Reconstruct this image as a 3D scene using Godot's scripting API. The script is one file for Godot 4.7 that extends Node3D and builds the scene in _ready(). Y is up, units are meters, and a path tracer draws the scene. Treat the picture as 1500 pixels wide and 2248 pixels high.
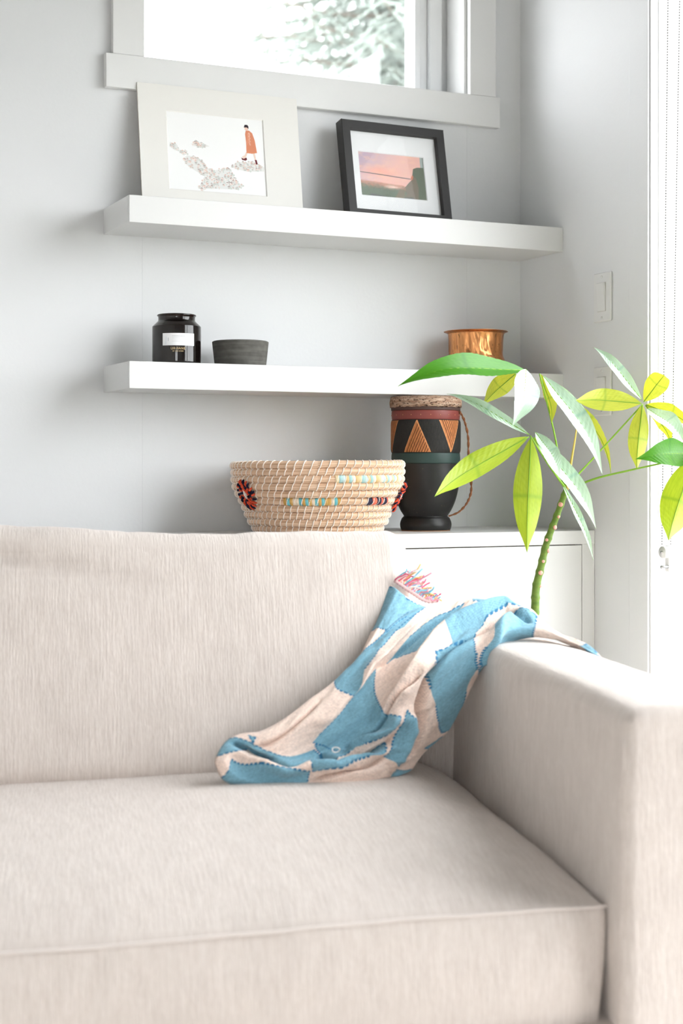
extends Node3D

const EYE := Vector3(-2.04, 1.03, 3.38)
const YAW := 24.5
const SOFA_AT := Vector3(-0.8455, 0.0, 1.6715)
const SOFA_TURN := -14.5
const SHELF_TOP_UPPER := 1.618
const SHELF_TOP_LOWER := 1.263
const CABINET_TOP := 0.889
const DOOR := 2.9   # far end of the tall window along the right wall

const CLOTH := [
	[Vector3(-0.143, 0.824, -0.802), Vector3(-0.172, 0.778, -0.777), Vector3(-0.2, 0.74, -0.741), Vector3(-0.234, 0.703, -0.716), Vector3(-0.278, 0.668, -0.694), Vector3(-0.339, 0.633, -0.664), Vector3(-0.406, 0.597, -0.625), Vector3(-0.461, 0.583, -0.619), Vector3(-0.481, 0.552, -0.587)],
	[Vector3(-0.108, 0.801, -0.817), Vector3(-0.146, 0.764, -0.773), Vector3(-0.186, 0.72, -0.73), Vector3(-0.229, 0.685, -0.697), Vector3(-0.279, 0.647, -0.665), Vector3(-0.335, 0.61, -0.634), Vector3(-0.392, 0.569, -0.614), Vector3(-0.435, 0.551, -0.615), Vector3(-0.468, 0.52, -0.585)],
	[Vector3(-0.066, 0.781, -0.852), Vector3(-0.115, 0.746, -0.789), Vector3(-0.162, 0.705, -0.737), Vector3(-0.209, 0.669, -0.694), Vector3(-0.254, 0.63, -0.672), Vector3(-0.305, 0.591, -0.65), Vector3(-0.359, 0.55, -0.629), Vector3(-0.401, 0.537, -0.604), Vector3(-0.426, 0.503, -0.593)],
	[Vector3(-0.01, 0.789, -0.884), Vector3(-0.073, 0.748, -0.804), Vector3(-0.131, 0.705, -0.733), Vector3(-0.182, 0.665, -0.691), Vector3(-0.226, 0.622, -0.668), Vector3(-0.269, 0.582, -0.655), Vector3(-0.318, 0.546, -0.644), Vector3(-0.356, 0.533, -0.596), Vector3(-0.372, 0.498, -0.594)],
	[Vector3(0.029, 0.795, -0.888), Vector3(-0.031, 0.754, -0.798), Vector3(-0.097, 0.712, -0.718), Vector3(-0.148, 0.67, -0.676), Vector3(-0.191, 0.625, -0.663), Vector3(-0.228, 0.584, -0.66), Vector3(-0.274, 0.548, -0.647), Vector3(-0.309, 0.536, -0.593), Vector3(-0.318, 0.5, -0.594)],
	[Vector3(0.076, 0.788, -0.87), Vector3(0.007, 0.761, -0.781), Vector3(-0.066, 0.725, -0.692), Vector3(-0.119, 0.679, -0.661), Vector3(-0.162, 0.631, -0.648), Vector3(-0.199, 0.585, -0.644), Vector3(-0.234, 0.546, -0.63), Vector3(-0.251, 0.525, -0.603), Vector3(-0.262, 0.497, -0.605)],
	[Vector3(0.116, 0.772, -0.812), Vector3(0.043, 0.757, -0.754), Vector3(-0.024, 0.733, -0.695), Vector3(-0.075, 0.685, -0.673), Vector3(-0.119, 0.632, -0.661), Vector3(-0.155, 0.584, -0.647), Vector3(-0.182, 0.542, -0.641), Vector3(-0.193, 0.517, -0.633), Vector3(-0.197, 0.5, -0.634)],
	[Vector3(0.14, 0.742, -0.696), Vector3(0.087, 0.747, -0.716), Vector3(0.028, 0.73, -0.716), Vector3(-0.027, 0.692, -0.7), Vector3(-0.064, 0.639, -0.686), Vector3(-0.095, 0.589, -0.677), Vector3(-0.125, 0.547, -0.672), Vector3(-0.15, 0.517, -0.666), Vector3(-0.166, 0.498, -0.659)],
	[Vector3(0.158, 0.718, -0.571), Vector3(0.13, 0.722, -0.678), Vector3(0.1, 0.722, -0.744), Vector3(0.041, 0.708, -0.734), Vector3(0.003, 0.665, -0.72), Vector3(-0.027, 0.611, -0.716), Vector3(-0.054, 0.57, -0.71), Vector3(-0.098, 0.541, -0.698), Vector3(-0.14, 0.501, -0.675)],
]
const CLOTH_BLUE := [
	[Vector2(0.023, -0.025), Vector2(-0.001, 0.045), Vector2(0.028, 0.118), Vector2(0.023, 0.192), Vector2(-0.001, 0.256), Vector2(0.086, 0.195), Vector2(0.184, 0.126), Vector2(0.203, 0.039), Vector2(0.212, 0), Vector2(0.126, -0.028)],
	[Vector2(0.495, -0.008), Vector2(0.371, -0.003), Vector2(0.277, 0.053), Vector2(0.174, 0.114), Vector2(0.07, 0.178), Vector2(-0.003, 0.253), Vector2(0.071, 0.22), Vector2(0.19, 0.16), Vector2(0.28, 0.135), Vector2(0.383, 0.161), Vector2(0.48, 0.224)],
	[Vector2(0.037, 0.471), Vector2(0.065, 0.418), Vector2(0.086, 0.358), Vector2(0.121, 0.318), Vector2(0.182, 0.283), Vector2(0.284, 0.262), Vector2(0.253, 0.366), Vector2(0.235, 0.458), Vector2(0.195, 0.472), Vector2(0.125, 0.484)],
	[Vector2(-0.016, 0.467), Vector2(-0.02, 0.58), Vector2(0.007, 0.669), Vector2(0.034, 0.602), Vector2(0.037, 0.519)],
	[Vector2(0.142, 0.493), Vector2(0.118, 0.54), Vector2(0.073, 0.616), Vector2(0.027, 0.676), Vector2(0.014, 0.738), Vector2(0.051, 0.763), Vector2(0.076, 0.726), Vector2(0.146, 0.697), Vector2(0.224, 0.718), Vector2(0.256, 0.64)],
	[Vector2(0.225, 0.72), Vector2(0.252, 0.636), Vector2(0.298, 0.608), Vector2(0.382, 0.672), Vector2(0.464, 0.747), Vector2(0.54, 0.828), Vector2(0.724, 0.942), Vector2(0.733, 0.98), Vector2(0.663, 0.986), Vector2(0.538, 0.948), Vector2(0.432, 0.922), Vector2(0.339, 0.86)],
	[Vector2(0.091, 0.766), Vector2(0.038, 0.81), Vector2(0.246, 1.003), Vector2(0.295, 0.956), Vector2(0.365, 0.959), Vector2(0.428, 0.97), Vector2(0.513, 0.996), Vector2(0.431, 0.929), Vector2(0.391, 0.903), Vector2(0.291, 0.844), Vector2(0.181, 0.784)],
	[Vector2(0.048, 0.975), Vector2(0.005, 0.968), Vector2(0.002, 0.994), Vector2(0.059, 1.008)],
	[Vector2(0.342, 0.234), Vector2(0.428, 0.354), Vector2(0.515, 0.489), Vector2(0.562, 0.583), Vector2(0.63, 0.593), Vector2(0.693, 0.563), Vector2(0.743, 0.531), Vector2(0.75, 0.49), Vector2(0.7, 0.373), Vector2(0.687, 0.295), Vector2(0.654, 0.282), Vector2(0.555, 0.274), Vector2(0.458, 0.244)],
	[Vector2(0.555, 0.58), Vector2(0.565, 0.666), Vector2(0.604, 0.688), Vector2(0.653, 0.671), Vector2(0.706, 0.606), Vector2(0.756, 0.561), Vector2(0.811, 0.518), Vector2(0.752, 0.415), Vector2(0.695, 0.316), Vector2(0.7, 0.373), Vector2(0.75, 0.49), Vector2(0.743, 0.531), Vector2(0.692, 0.578), Vector2(0.628, 0.599)],
	[Vector2(0.539, 0.683), Vector2(0.597, 0.768), Vector2(0.674, 0.808), Vector2(0.757, 0.81), Vector2(0.851, 0.796), Vector2(0.765, 0.719), Vector2(0.686, 0.72), Vector2(0.601, 0.706)],
	[Vector2(0.922, -0.026), Vector2(0.862, 0.007), Vector2(0.819, 0.062), Vector2(0.783, 0.154), Vector2(0.771, 0.254), Vector2(0.722, 0.344), Vector2(0.758, 0.421), Vector2(0.825, 0.461), Vector2(0.868, 0.335), Vector2(0.836, 0.219), Vector2(0.85, 0.095), Vector2(0.914, 0.055), Vector2(0.965, 0.002)],
	[Vector2(0.945, 0.063), Vector2(0.892, 0.225), Vector2(0.894, 0.348), Vector2(0.908, 0.449), Vector2(1.007, 0.452), Vector2(1.022, 0.335), Vector2(1.008, 0.203), Vector2(1.003, 0.104)],
	[Vector2(0.838, 0.429), Vector2(0.853, 0.534), Vector2(0.747, 0.632), Vector2(0.69, 0.703), Vector2(0.74, 0.702), Vector2(0.806, 0.649), Vector2(0.887, 0.563), Vector2(0.913, 0.462)],
	[Vector2(0.879, 0.804), Vector2(0.972, 0.96), Vector2(0.997, 1.031), Vector2(1, 0.894), Vector2(1, 0.775)],
	[Vector2(0.79, 0.912), Vector2(0.756, 0.956), Vector2(0.831, 1), Vector2(0.887, 1)],
	[Vector2(0.813, 0.017), Vector2(0.792, 0.038), Vector2(0.812, 0.067)],
]
const CLOTH_PATCH := [Vector2(0.082, 0.157), Vector2(0.122, 0.077), Vector2(0.198, 0.03), Vector2(0.223, 0.075), Vector2(0.199, 0.145), Vector2(0.157, 0.187), Vector2(0.104, 0.197)]
const CLOTH_FOLDS := [
	[0.02, 0.013, [Vector2(0.044, 0.765), Vector2(0.073, 0.702), Vector2(0.136, 0.664), Vector2(0.185, 0.594), Vector2(0.241, 0.564), Vector2(0.354, 0.584), Vector2(0.467, 0.587), Vector2(0.55, 0.558)]],
	[-0.03, 0.007, [Vector2(0.086, 0.808), Vector2(0.11, 0.755), Vector2(0.212, 0.755), Vector2(0.262, 0.678), Vector2(0.301, 0.646), Vector2(0.391, 0.668), Vector2(0.487, 0.723), Vector2(0.612, 0.796)]],
	[-0.022, 0.004, [Vector2(0.386, 0.61), Vector2(0.457, 0.591), Vector2(0.553, 0.571)]],
	[0.013, 0.01, [Vector2(0.556, 0.648), Vector2(0.624, 0.673), Vector2(0.704, 0.576), Vector2(0.745, 0.554)]],
	[-0.013, 0.006, [Vector2(0.555, 0.581), Vector2(0.625, 0.584), Vector2(0.685, 0.547), Vector2(0.726, 0.524)]],
	[-0.015, 0.006, [Vector2(0.616, 0.697), Vector2(0.691, 0.697), Vector2(0.743, 0.643), Vector2(0.832, 0.536), Vector2(0.764, 0.424), Vector2(0.809, 0.429), Vector2(0.866, 0.33), Vector2(0.816, 0.2), Vector2(0.851, 0.086), Vector2(0.898, -0.001)]],
	[0.012, 0.011, [Vector2(0.71, 0.728), Vector2(0.797, 0.64), Vector2(0.88, 0.55), Vector2(0.884, 0.441), Vector2(0.907, 0.349), Vector2(0.882, 0.231), Vector2(0.899, 0.104), Vector2(0.931, 0.028)]],
	[-0.01, 0.005, [Vector2(0.761, 0.716), Vector2(0.844, 0.66), Vector2(0.921, 0.563), Vector2(0.971, 0.483)]],
	[0.012, 0.013, [Vector2(0.549, 0.709), Vector2(0.627, 0.768), Vector2(0.741, 0.777), Vector2(0.837, 0.775)]],
	[-0.018, 0.006, [Vector2(0.566, 0.792), Vector2(0.66, 0.825), Vector2(0.794, 0.854)]],
	[-0.005, 0.007, [Vector2(0.002, 0.257), Vector2(0.184, 0.124), Vector2(0.371, -0.003), Vector2(0.495, -0.008)]],
	[0.008, 0.012, [Vector2(0.095, 0.26), Vector2(0.218, 0.2), Vector2(0.362, 0.177), Vector2(0.477, 0.227)]],
	[-0.007, 0.007, [Vector2(0.046, 0.47), Vector2(0.151, 0.365), Vector2(0.268, 0.271), Vector2(0.339, 0.242)]],
	[0.013, 0.012, [Vector2(0.035, 0.8), Vector2(0.116, 0.78), Vector2(0.237, 0.834), Vector2(0.355, 0.911), Vector2(0.447, 0.947)]],
	[-0.01, 0.006, [Vector2(0.563, 0.095), Vector2(0.676, 0.121), Vector2(0.817, 0.093)]],
	[0.01, 0.017, [Vector2(0.251, 0.153), Vector2(0.381, 0.194), Vector2(0.526, 0.202), Vector2(0.641, 0.229)]],
]

const LEAVES := [  # base, tip, direction the upper side faces, width, arch, tone
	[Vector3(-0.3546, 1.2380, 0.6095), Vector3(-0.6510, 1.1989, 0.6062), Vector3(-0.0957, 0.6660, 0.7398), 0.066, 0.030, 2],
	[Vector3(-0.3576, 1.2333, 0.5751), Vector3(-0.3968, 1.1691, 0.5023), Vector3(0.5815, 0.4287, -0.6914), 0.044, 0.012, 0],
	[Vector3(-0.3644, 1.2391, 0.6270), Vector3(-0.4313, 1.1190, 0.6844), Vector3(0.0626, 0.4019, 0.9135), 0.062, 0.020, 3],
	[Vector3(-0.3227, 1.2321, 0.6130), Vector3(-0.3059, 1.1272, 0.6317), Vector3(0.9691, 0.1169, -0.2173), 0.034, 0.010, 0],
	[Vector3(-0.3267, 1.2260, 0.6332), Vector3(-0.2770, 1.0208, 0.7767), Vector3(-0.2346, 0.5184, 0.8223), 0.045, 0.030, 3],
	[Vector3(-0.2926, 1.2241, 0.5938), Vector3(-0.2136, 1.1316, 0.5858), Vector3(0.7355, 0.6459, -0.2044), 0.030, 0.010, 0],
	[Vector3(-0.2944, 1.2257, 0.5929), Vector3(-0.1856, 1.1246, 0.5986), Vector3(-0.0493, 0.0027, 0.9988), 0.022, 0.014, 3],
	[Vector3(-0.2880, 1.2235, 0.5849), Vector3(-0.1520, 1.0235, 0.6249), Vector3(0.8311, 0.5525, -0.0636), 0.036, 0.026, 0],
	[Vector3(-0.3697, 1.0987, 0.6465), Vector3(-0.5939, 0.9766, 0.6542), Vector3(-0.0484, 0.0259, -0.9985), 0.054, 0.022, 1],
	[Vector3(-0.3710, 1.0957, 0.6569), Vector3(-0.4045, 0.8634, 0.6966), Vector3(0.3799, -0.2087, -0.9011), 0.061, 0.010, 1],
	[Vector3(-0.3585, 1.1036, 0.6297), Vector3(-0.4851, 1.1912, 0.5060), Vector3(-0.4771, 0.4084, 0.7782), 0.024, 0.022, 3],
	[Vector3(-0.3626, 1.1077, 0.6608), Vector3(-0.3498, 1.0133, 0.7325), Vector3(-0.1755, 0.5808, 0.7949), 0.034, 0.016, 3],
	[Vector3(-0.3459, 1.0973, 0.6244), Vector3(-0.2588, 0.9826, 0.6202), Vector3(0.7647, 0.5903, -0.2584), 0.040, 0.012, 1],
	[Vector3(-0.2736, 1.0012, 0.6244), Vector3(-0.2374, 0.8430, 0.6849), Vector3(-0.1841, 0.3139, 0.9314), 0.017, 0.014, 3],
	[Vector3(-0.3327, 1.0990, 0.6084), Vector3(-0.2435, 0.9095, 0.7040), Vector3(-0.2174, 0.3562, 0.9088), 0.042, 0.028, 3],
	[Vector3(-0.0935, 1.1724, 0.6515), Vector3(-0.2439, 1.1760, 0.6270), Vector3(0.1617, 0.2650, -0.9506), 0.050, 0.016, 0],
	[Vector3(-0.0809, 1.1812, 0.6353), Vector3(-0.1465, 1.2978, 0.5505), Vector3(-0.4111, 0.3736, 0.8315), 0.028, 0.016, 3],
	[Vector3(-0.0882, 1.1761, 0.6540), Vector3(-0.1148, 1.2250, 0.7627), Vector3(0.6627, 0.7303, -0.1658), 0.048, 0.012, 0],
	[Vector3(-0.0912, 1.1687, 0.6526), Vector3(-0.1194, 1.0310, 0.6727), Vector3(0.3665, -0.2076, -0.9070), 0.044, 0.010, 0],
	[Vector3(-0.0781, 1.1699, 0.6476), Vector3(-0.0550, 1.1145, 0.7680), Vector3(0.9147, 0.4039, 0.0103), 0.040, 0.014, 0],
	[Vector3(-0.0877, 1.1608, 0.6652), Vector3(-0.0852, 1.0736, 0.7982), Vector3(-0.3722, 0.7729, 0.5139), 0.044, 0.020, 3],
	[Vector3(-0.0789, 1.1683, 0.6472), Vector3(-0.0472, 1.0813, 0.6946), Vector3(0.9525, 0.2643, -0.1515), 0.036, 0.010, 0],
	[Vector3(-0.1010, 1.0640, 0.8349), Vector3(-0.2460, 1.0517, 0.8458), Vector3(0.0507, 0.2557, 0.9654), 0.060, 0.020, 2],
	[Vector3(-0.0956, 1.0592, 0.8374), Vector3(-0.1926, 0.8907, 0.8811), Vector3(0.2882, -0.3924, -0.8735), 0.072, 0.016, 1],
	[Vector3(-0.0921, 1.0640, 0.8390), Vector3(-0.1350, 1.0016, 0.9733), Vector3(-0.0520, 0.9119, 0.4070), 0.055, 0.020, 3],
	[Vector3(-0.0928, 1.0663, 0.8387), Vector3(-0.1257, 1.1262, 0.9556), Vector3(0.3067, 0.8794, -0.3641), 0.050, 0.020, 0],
]
const STALKS := [
	[Vector3(-0.2633, 0.9888, 0.6181), Vector3(-0.2681, 1.0072, 0.6159), Vector3(-0.2847, 1.0808, 0.6193), Vector3(-0.2940, 1.1298, 0.6151), Vector3(-0.3280, 1.2307, 0.6216)],
	[Vector3(-0.2698, 0.9942, 0.6261), Vector3(-0.3194, 1.0459, 0.6365), Vector3(-0.3668, 1.1007, 0.6479)],
	[Vector3(-0.2496, 1.0010, 0.6134), Vector3(-0.1840, 1.0649, 0.6213), Vector3(-0.0845, 1.1712, 0.6446)],
	[Vector3(-0.2598, 0.9909, 0.6307), Vector3(-0.2293, 1.0136, 0.6885), Vector3(-0.1772, 1.0317, 0.7453), Vector3(-0.1300, 1.0476, 0.7997), Vector3(-0.0956, 1.0616, 0.8374)],
	[Vector3(-0.2623, 0.9888, 0.6241), Vector3(-0.2513, 1.0482, 0.6236), Vector3(-0.2439, 1.0973, 0.6270), Vector3(-0.2398, 1.1309, 0.6288)],
	[Vector3(-0.3352, 0.5320, 0.5853), Vector3(-0.3259, 0.6713, 0.5896), Vector3(-0.3210, 0.7368, 0.5918), Vector3(-0.3188, 0.7819, 0.5928), Vector3(-0.3099, 0.8249, 0.5969), Vector3(-0.2979, 0.8782, 0.6023), Vector3(-0.2800, 0.9314, 0.6105), Vector3(-0.2618, 0.9867, 0.6188)],
]


var used := {}
var rng := RandomNumberGenerator.new()
var M := {}


# ---------------------------------------------------------------- helpers
func numbered(called: String) -> String:
	if not used.has(called):
		used[called] = 0
		return called
	used[called] += 1
	return "%s_%03d" % [called, used[called]]


func thing(called: String, label: String, category: String, at := Vector3.ZERO, turn := 0.0, group := "") -> Node3D:
	var o := Node3D.new()
	o.name = numbered(called)
	add_child(o)
	o.position = at
	o.rotation_degrees.y = turn
	o.set_meta("label", label)
	o.set_meta("category", category)
	if group != "":
		o.set_meta("group", group)
	return o


func obj(called: String, mesh: Mesh, m: Material, parent: Node = null, at := Vector3.ZERO) -> MeshInstance3D:
	var o := MeshInstance3D.new()
	o.mesh = mesh
	o.material_override = null
	o.cast_shadow = GeometryInstance3D.SHADOW_CASTING_SETTING_ON
	for i in mesh.get_surface_count():
		o.set_surface_override_material(i, m)
	o.position = at
	if parent == null:
		o.name = numbered(called)
		add_child(o)
	else:
		var n := 0
		for c in parent.get_children():
			if str(c.name) == called or str(c.name).begins_with(called + "_0"):
				n += 1
		o.name = called if n == 0 else "%s_%03d" % [called, n]
		parent.add_child(o, true)
	return o


func struct(called: String, mesh: Mesh, m: Material, label: String, category: String) -> MeshInstance3D:
	var o := obj(called, mesh, m)
	o.set_meta("kind", "structure")
	o.set_meta("label", label)
	o.set_meta("category", category)
	return o


func mat(color: Color, rough := 0.6, spec := 0.5, metal := 0.0) -> StandardMaterial3D:
	var m := StandardMaterial3D.new()
	m.albedo_color = color
	m.roughness = rough
	m.metallic_specular = spec
	m.metallic = metal
	return m


func rgb(r: float, g: float, b: float) -> Color:
	return Color(r / 255.0, g / 255.0, b / 255.0)


func begin() -> SurfaceTool:
	var st := SurfaceTool.new()
	st.begin(Mesh.PRIMITIVE_TRIANGLES)
	return st


func axis_list(h: float, r: float, n: int, m: int) -> PackedFloat32Array:
	var a := PackedFloat32Array()
	for k in n + 1:
		a.append(-h + r * k / n)
	for k in range(1, m + 1):
		a.append(lerpf(-h + r, h - r, float(k) / (m + 1)))
	for k in n + 1:
		a.append(h - r + r * k / n)
	return a


# a box with rounded edges; bend (position, face normal) -> position shapes it further
func round_box(size: Vector3, r: float, n := 2, m := Vector3i.ZERO, bend: Variant = null, at := Vector3.ZERO, into: SurfaceTool = null) -> Mesh:
	var st := into if into != null else begin()
	var h := size / 2.0
	r = minf(r, minf(h.x, minf(h.y, h.z)) * 0.999)
	var ax := [axis_list(h.x, r, n, m.x), axis_list(h.y, r, n, m.y), axis_list(h.z, r, n, m.z)]
	var inner := h - Vector3(r, r, r)
	for face in 6:
		var k := face / 2
		var sign_ := 1.0 if face % 2 == 0 else -1.0
		var ua := (k + 1) % 3
		var va := (k + 2) % 3
		var us: PackedFloat32Array = ax[ua]
		var vs: PackedFloat32Array = ax[va]
		var pts := PackedVector3Array()
		var nrm := PackedVector3Array()
		for u in us:
			for v in vs:
				var p := Vector3.ZERO
				p[k] = h[k] * sign_
				p[ua] = u
				p[va] = v
				var q := p.clamp(-inner, inner)
				var d := (p - q).normalized()
				nrm.append(d)
				var w := q + d * r
				if bend != null:
					w = bend.call(w)
				pts.append(w + at)
		var nv := vs.size()
		for i in us.size() - 1:
			for j in nv - 1:
				var a := i * nv + j
				var quad := [a, a + 1, a + nv + 1, a, a + nv + 1, a + nv] if sign_ > 0 else [a, a + nv + 1, a + 1, a, a + nv, a + nv + 1]
				for q2 in quad:
					if bend != null:
						st.set_smooth_group(0)
					else:
						st.set_normal(nrm[q2])
					st.set_uv(Vector2(pts[q2][ua], pts[q2][va]))
					st.add_vertex(pts[q2])
	if into != null:
		return null
	if bend != null:
		st.index()
		st.generate_normals()
	return st.commit()


func boxes(list: Array, r := 0.002) -> Mesh:   # list of [centre, size]
	var st := begin()
	for b in list:
		round_box(b[1], r, 1, Vector3i.ZERO, null, b[0], st)
	return st.commit()


# box from corner to corner
func span(a: Vector3, b: Vector3) -> Array:
	return [(a + b) / 2.0, (b - a).abs()]


func grid(nu: int, nv: int, f: Callable, flip := false, into: SurfaceTool = null) -> Mesh:
	var st := into if into != null else begin()
	var pts := PackedVector3Array()
	for i in nu + 1:
		for j in nv + 1:
			pts.append(f.call(float(i) / nu, float(j) / nv))
	var w := nv + 1
	for i in nu:
		for j in nv:
			var a := i * w + j
			var q := [a, a + w, a + w + 1, a, a + w + 1, a + 1]
			if flip:
				q = [a, a + w + 1, a + w, a, a + 1, a + w + 1]
			for k in q:
				st.set_smooth_group(0)
				st.set_uv(Vector2(float(k / w) / nu, 1.0 - float(k % w) / nv))
				st.add_vertex(pts[k])
	if into != null:
		return null
	st.index()
	st.generate_normals()
	return st.commit()


# profile of (radius, height) turned about y; shape (angle, height, radius) -> radius
func lathe(profile: Array, segs := 64, shape: Variant = null) -> Mesh:
	var n := profile.size() - 1
	return grid(segs, n, func(u: float, v: float) -> Vector3:
		var p: Vector2 = profile[roundi(v * n)]
		var a := u * TAU
		if roundi(u * segs) == segs:
			a = 0.0
		var r: float = p.x if shape == null else shape.call(a, p.y, p.x)
		return Vector3(cos(a) * r, p.y, sin(a) * r))


# soft profile: Catmull-Rom through the points
func smooth_profile(points: Array, each := 6) -> Array:
	var out := []
	for i in points.size() - 1:
		var a: Vector2 = points[maxi(i - 1, 0)]
		var b: Vector2 = points[i]
		var c: Vector2 = points[i + 1]
		var d: Vector2 = points[mini(i + 2, points.size() - 1)]
		for k in each:
			out.append(b.cubic_interpolate(c, a, d, float(k) / each))
	out.append(points[-1])
	return out


func smooth_path(points: Array, each := 6) -> PackedVector3Array:
	var out := PackedVector3Array()
	for i in points.size() - 1:
		var a: Vector3 = points[maxi(i - 1, 0)]
		var b: Vector3 = points[i]
		var c: Vector3 = points[i + 1]
		var d: Vector3 = points[mini(i + 2, points.size() - 1)]
		for k in each:
			out.append(b.cubic_interpolate(c, a, d, float(k) / each))
	out.append(points[-1])
	return out


# a tube along a path; radius (0..1) -> radius
func tube(path: PackedVector3Array, radius: Callable, sides := 8, into: SurfaceTool = null, closed := false) -> Mesh:
	var st := into if into != null else begin()
	var n := path.size()
	var up := Vector3.UP
	var rings := []
	for i in n:
		var t := (path[mini(i + 1, n - 1)] - path[maxi(i - 1, 0)]).normalized()
		if closed and (i == 0 or i == n - 1):
			t = (path[1] - path[n - 2]).normalized()
		if absf(t.dot(up)) > 0.98:
			up = Vector3.RIGHT if absf(t.x) < 0.9 else Vector3.BACK
		var s := t.cross(up).normalized()
		up = s.cross(t).normalized()
		var r: float = radius.call(float(i) / (n - 1))
		var ring := PackedVector3Array()
		for k in sides:
			var a := TAU * k / sides
			ring.append(path[i] + (s * cos(a) + up * sin(a)) * r)
		rings.append(ring)
	for i in n - 1:
		for k in sides:
			var k2 := (k + 1) % sides
			for v in [rings[i][k], rings[i][k2], rings[i + 1][k2], rings[i][k], rings[i + 1][k2], rings[i + 1][k]]:
				st.set_smooth_group(0)
				st.add_vertex(v)
	if not closed:
		for k in sides:
			var k2 := (k + 1) % sides
			for v in [path[0], rings[0][k2], rings[0][k]]:
				st.set_smooth_group(0)
				st.add_vertex(v)
			for v in [path[n - 1], rings[n - 1][k], rings[n - 1][k2]]:
				st.set_smooth_group(0)
				st.add_vertex(v)
	if into != null:
		return null
	st.index()
	st.generate_normals()
	return st.commit()


func done(st: SurfaceTool) -> Mesh:
	st.index()
	st.generate_normals()
	return st.commit()


func noise(freq: float, s := 1, octaves := 3) -> FastNoiseLite:
	var n := FastNoiseLite.new()
	n.seed = s
	n.noise_type = FastNoiseLite.TYPE_SIMPLEX_SMOOTH
	n.frequency = freq
	n.fractal_octaves = octaves
	return n


func tex(im: Image) -> ImageTexture:
	return ImageTexture.create_from_image(im)


# fill a polygon given in 0..1 coordinates
func fill(im: Image, poly: Array, c: Color) -> void:
	var w := im.get_width()
	var h := im.get_height()
	var lo := 1e9
	var hi := -1e9
	for p in poly:
		lo = minf(lo, p.y)
		hi = maxf(hi, p.y)
	for y in range(maxi(0, int(lo * h)), mini(h - 1, int(hi * h) + 1) + 1):
		var yy := (y + 0.5) / h
		var xs := []
		for i in poly.size():
			var a: Vector2 = poly[i]
			var b: Vector2 = poly[(i + 1) % poly.size()]
			if (a.y <= yy) != (b.y <= yy):
				xs.append(a.x + (yy - a.y) / (b.y - a.y) * (b.x - a.x))
		xs.sort()
		for k in range(0, xs.size() - 1, 2):
			var x0 := clampi(roundi(xs[k] * w), 0, w)
			var x1 := clampi(roundi(xs[k + 1] * w), 0, w)
			if x1 > x0:
				im.fill_rect(Rect2i(x0, y, x1 - x0, 1), c)


func oval(c: Vector2, r: Vector2, n := 20) -> Array:
	var out := []
	for i in n:
		out.append(c + Vector2(cos(TAU * i / n) * r.x, sin(TAU * i / n) * r.y))
	return out


func stroke(im: Image, a: Vector2, b: Vector2, wide: float, c: Color) -> void:
	var d := (b - a).normalized()
	var s := Vector2(-d.y, d.x) * wide / 2.0
	fill(im, [a + s, b + s, b - s, a - s], c)


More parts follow.
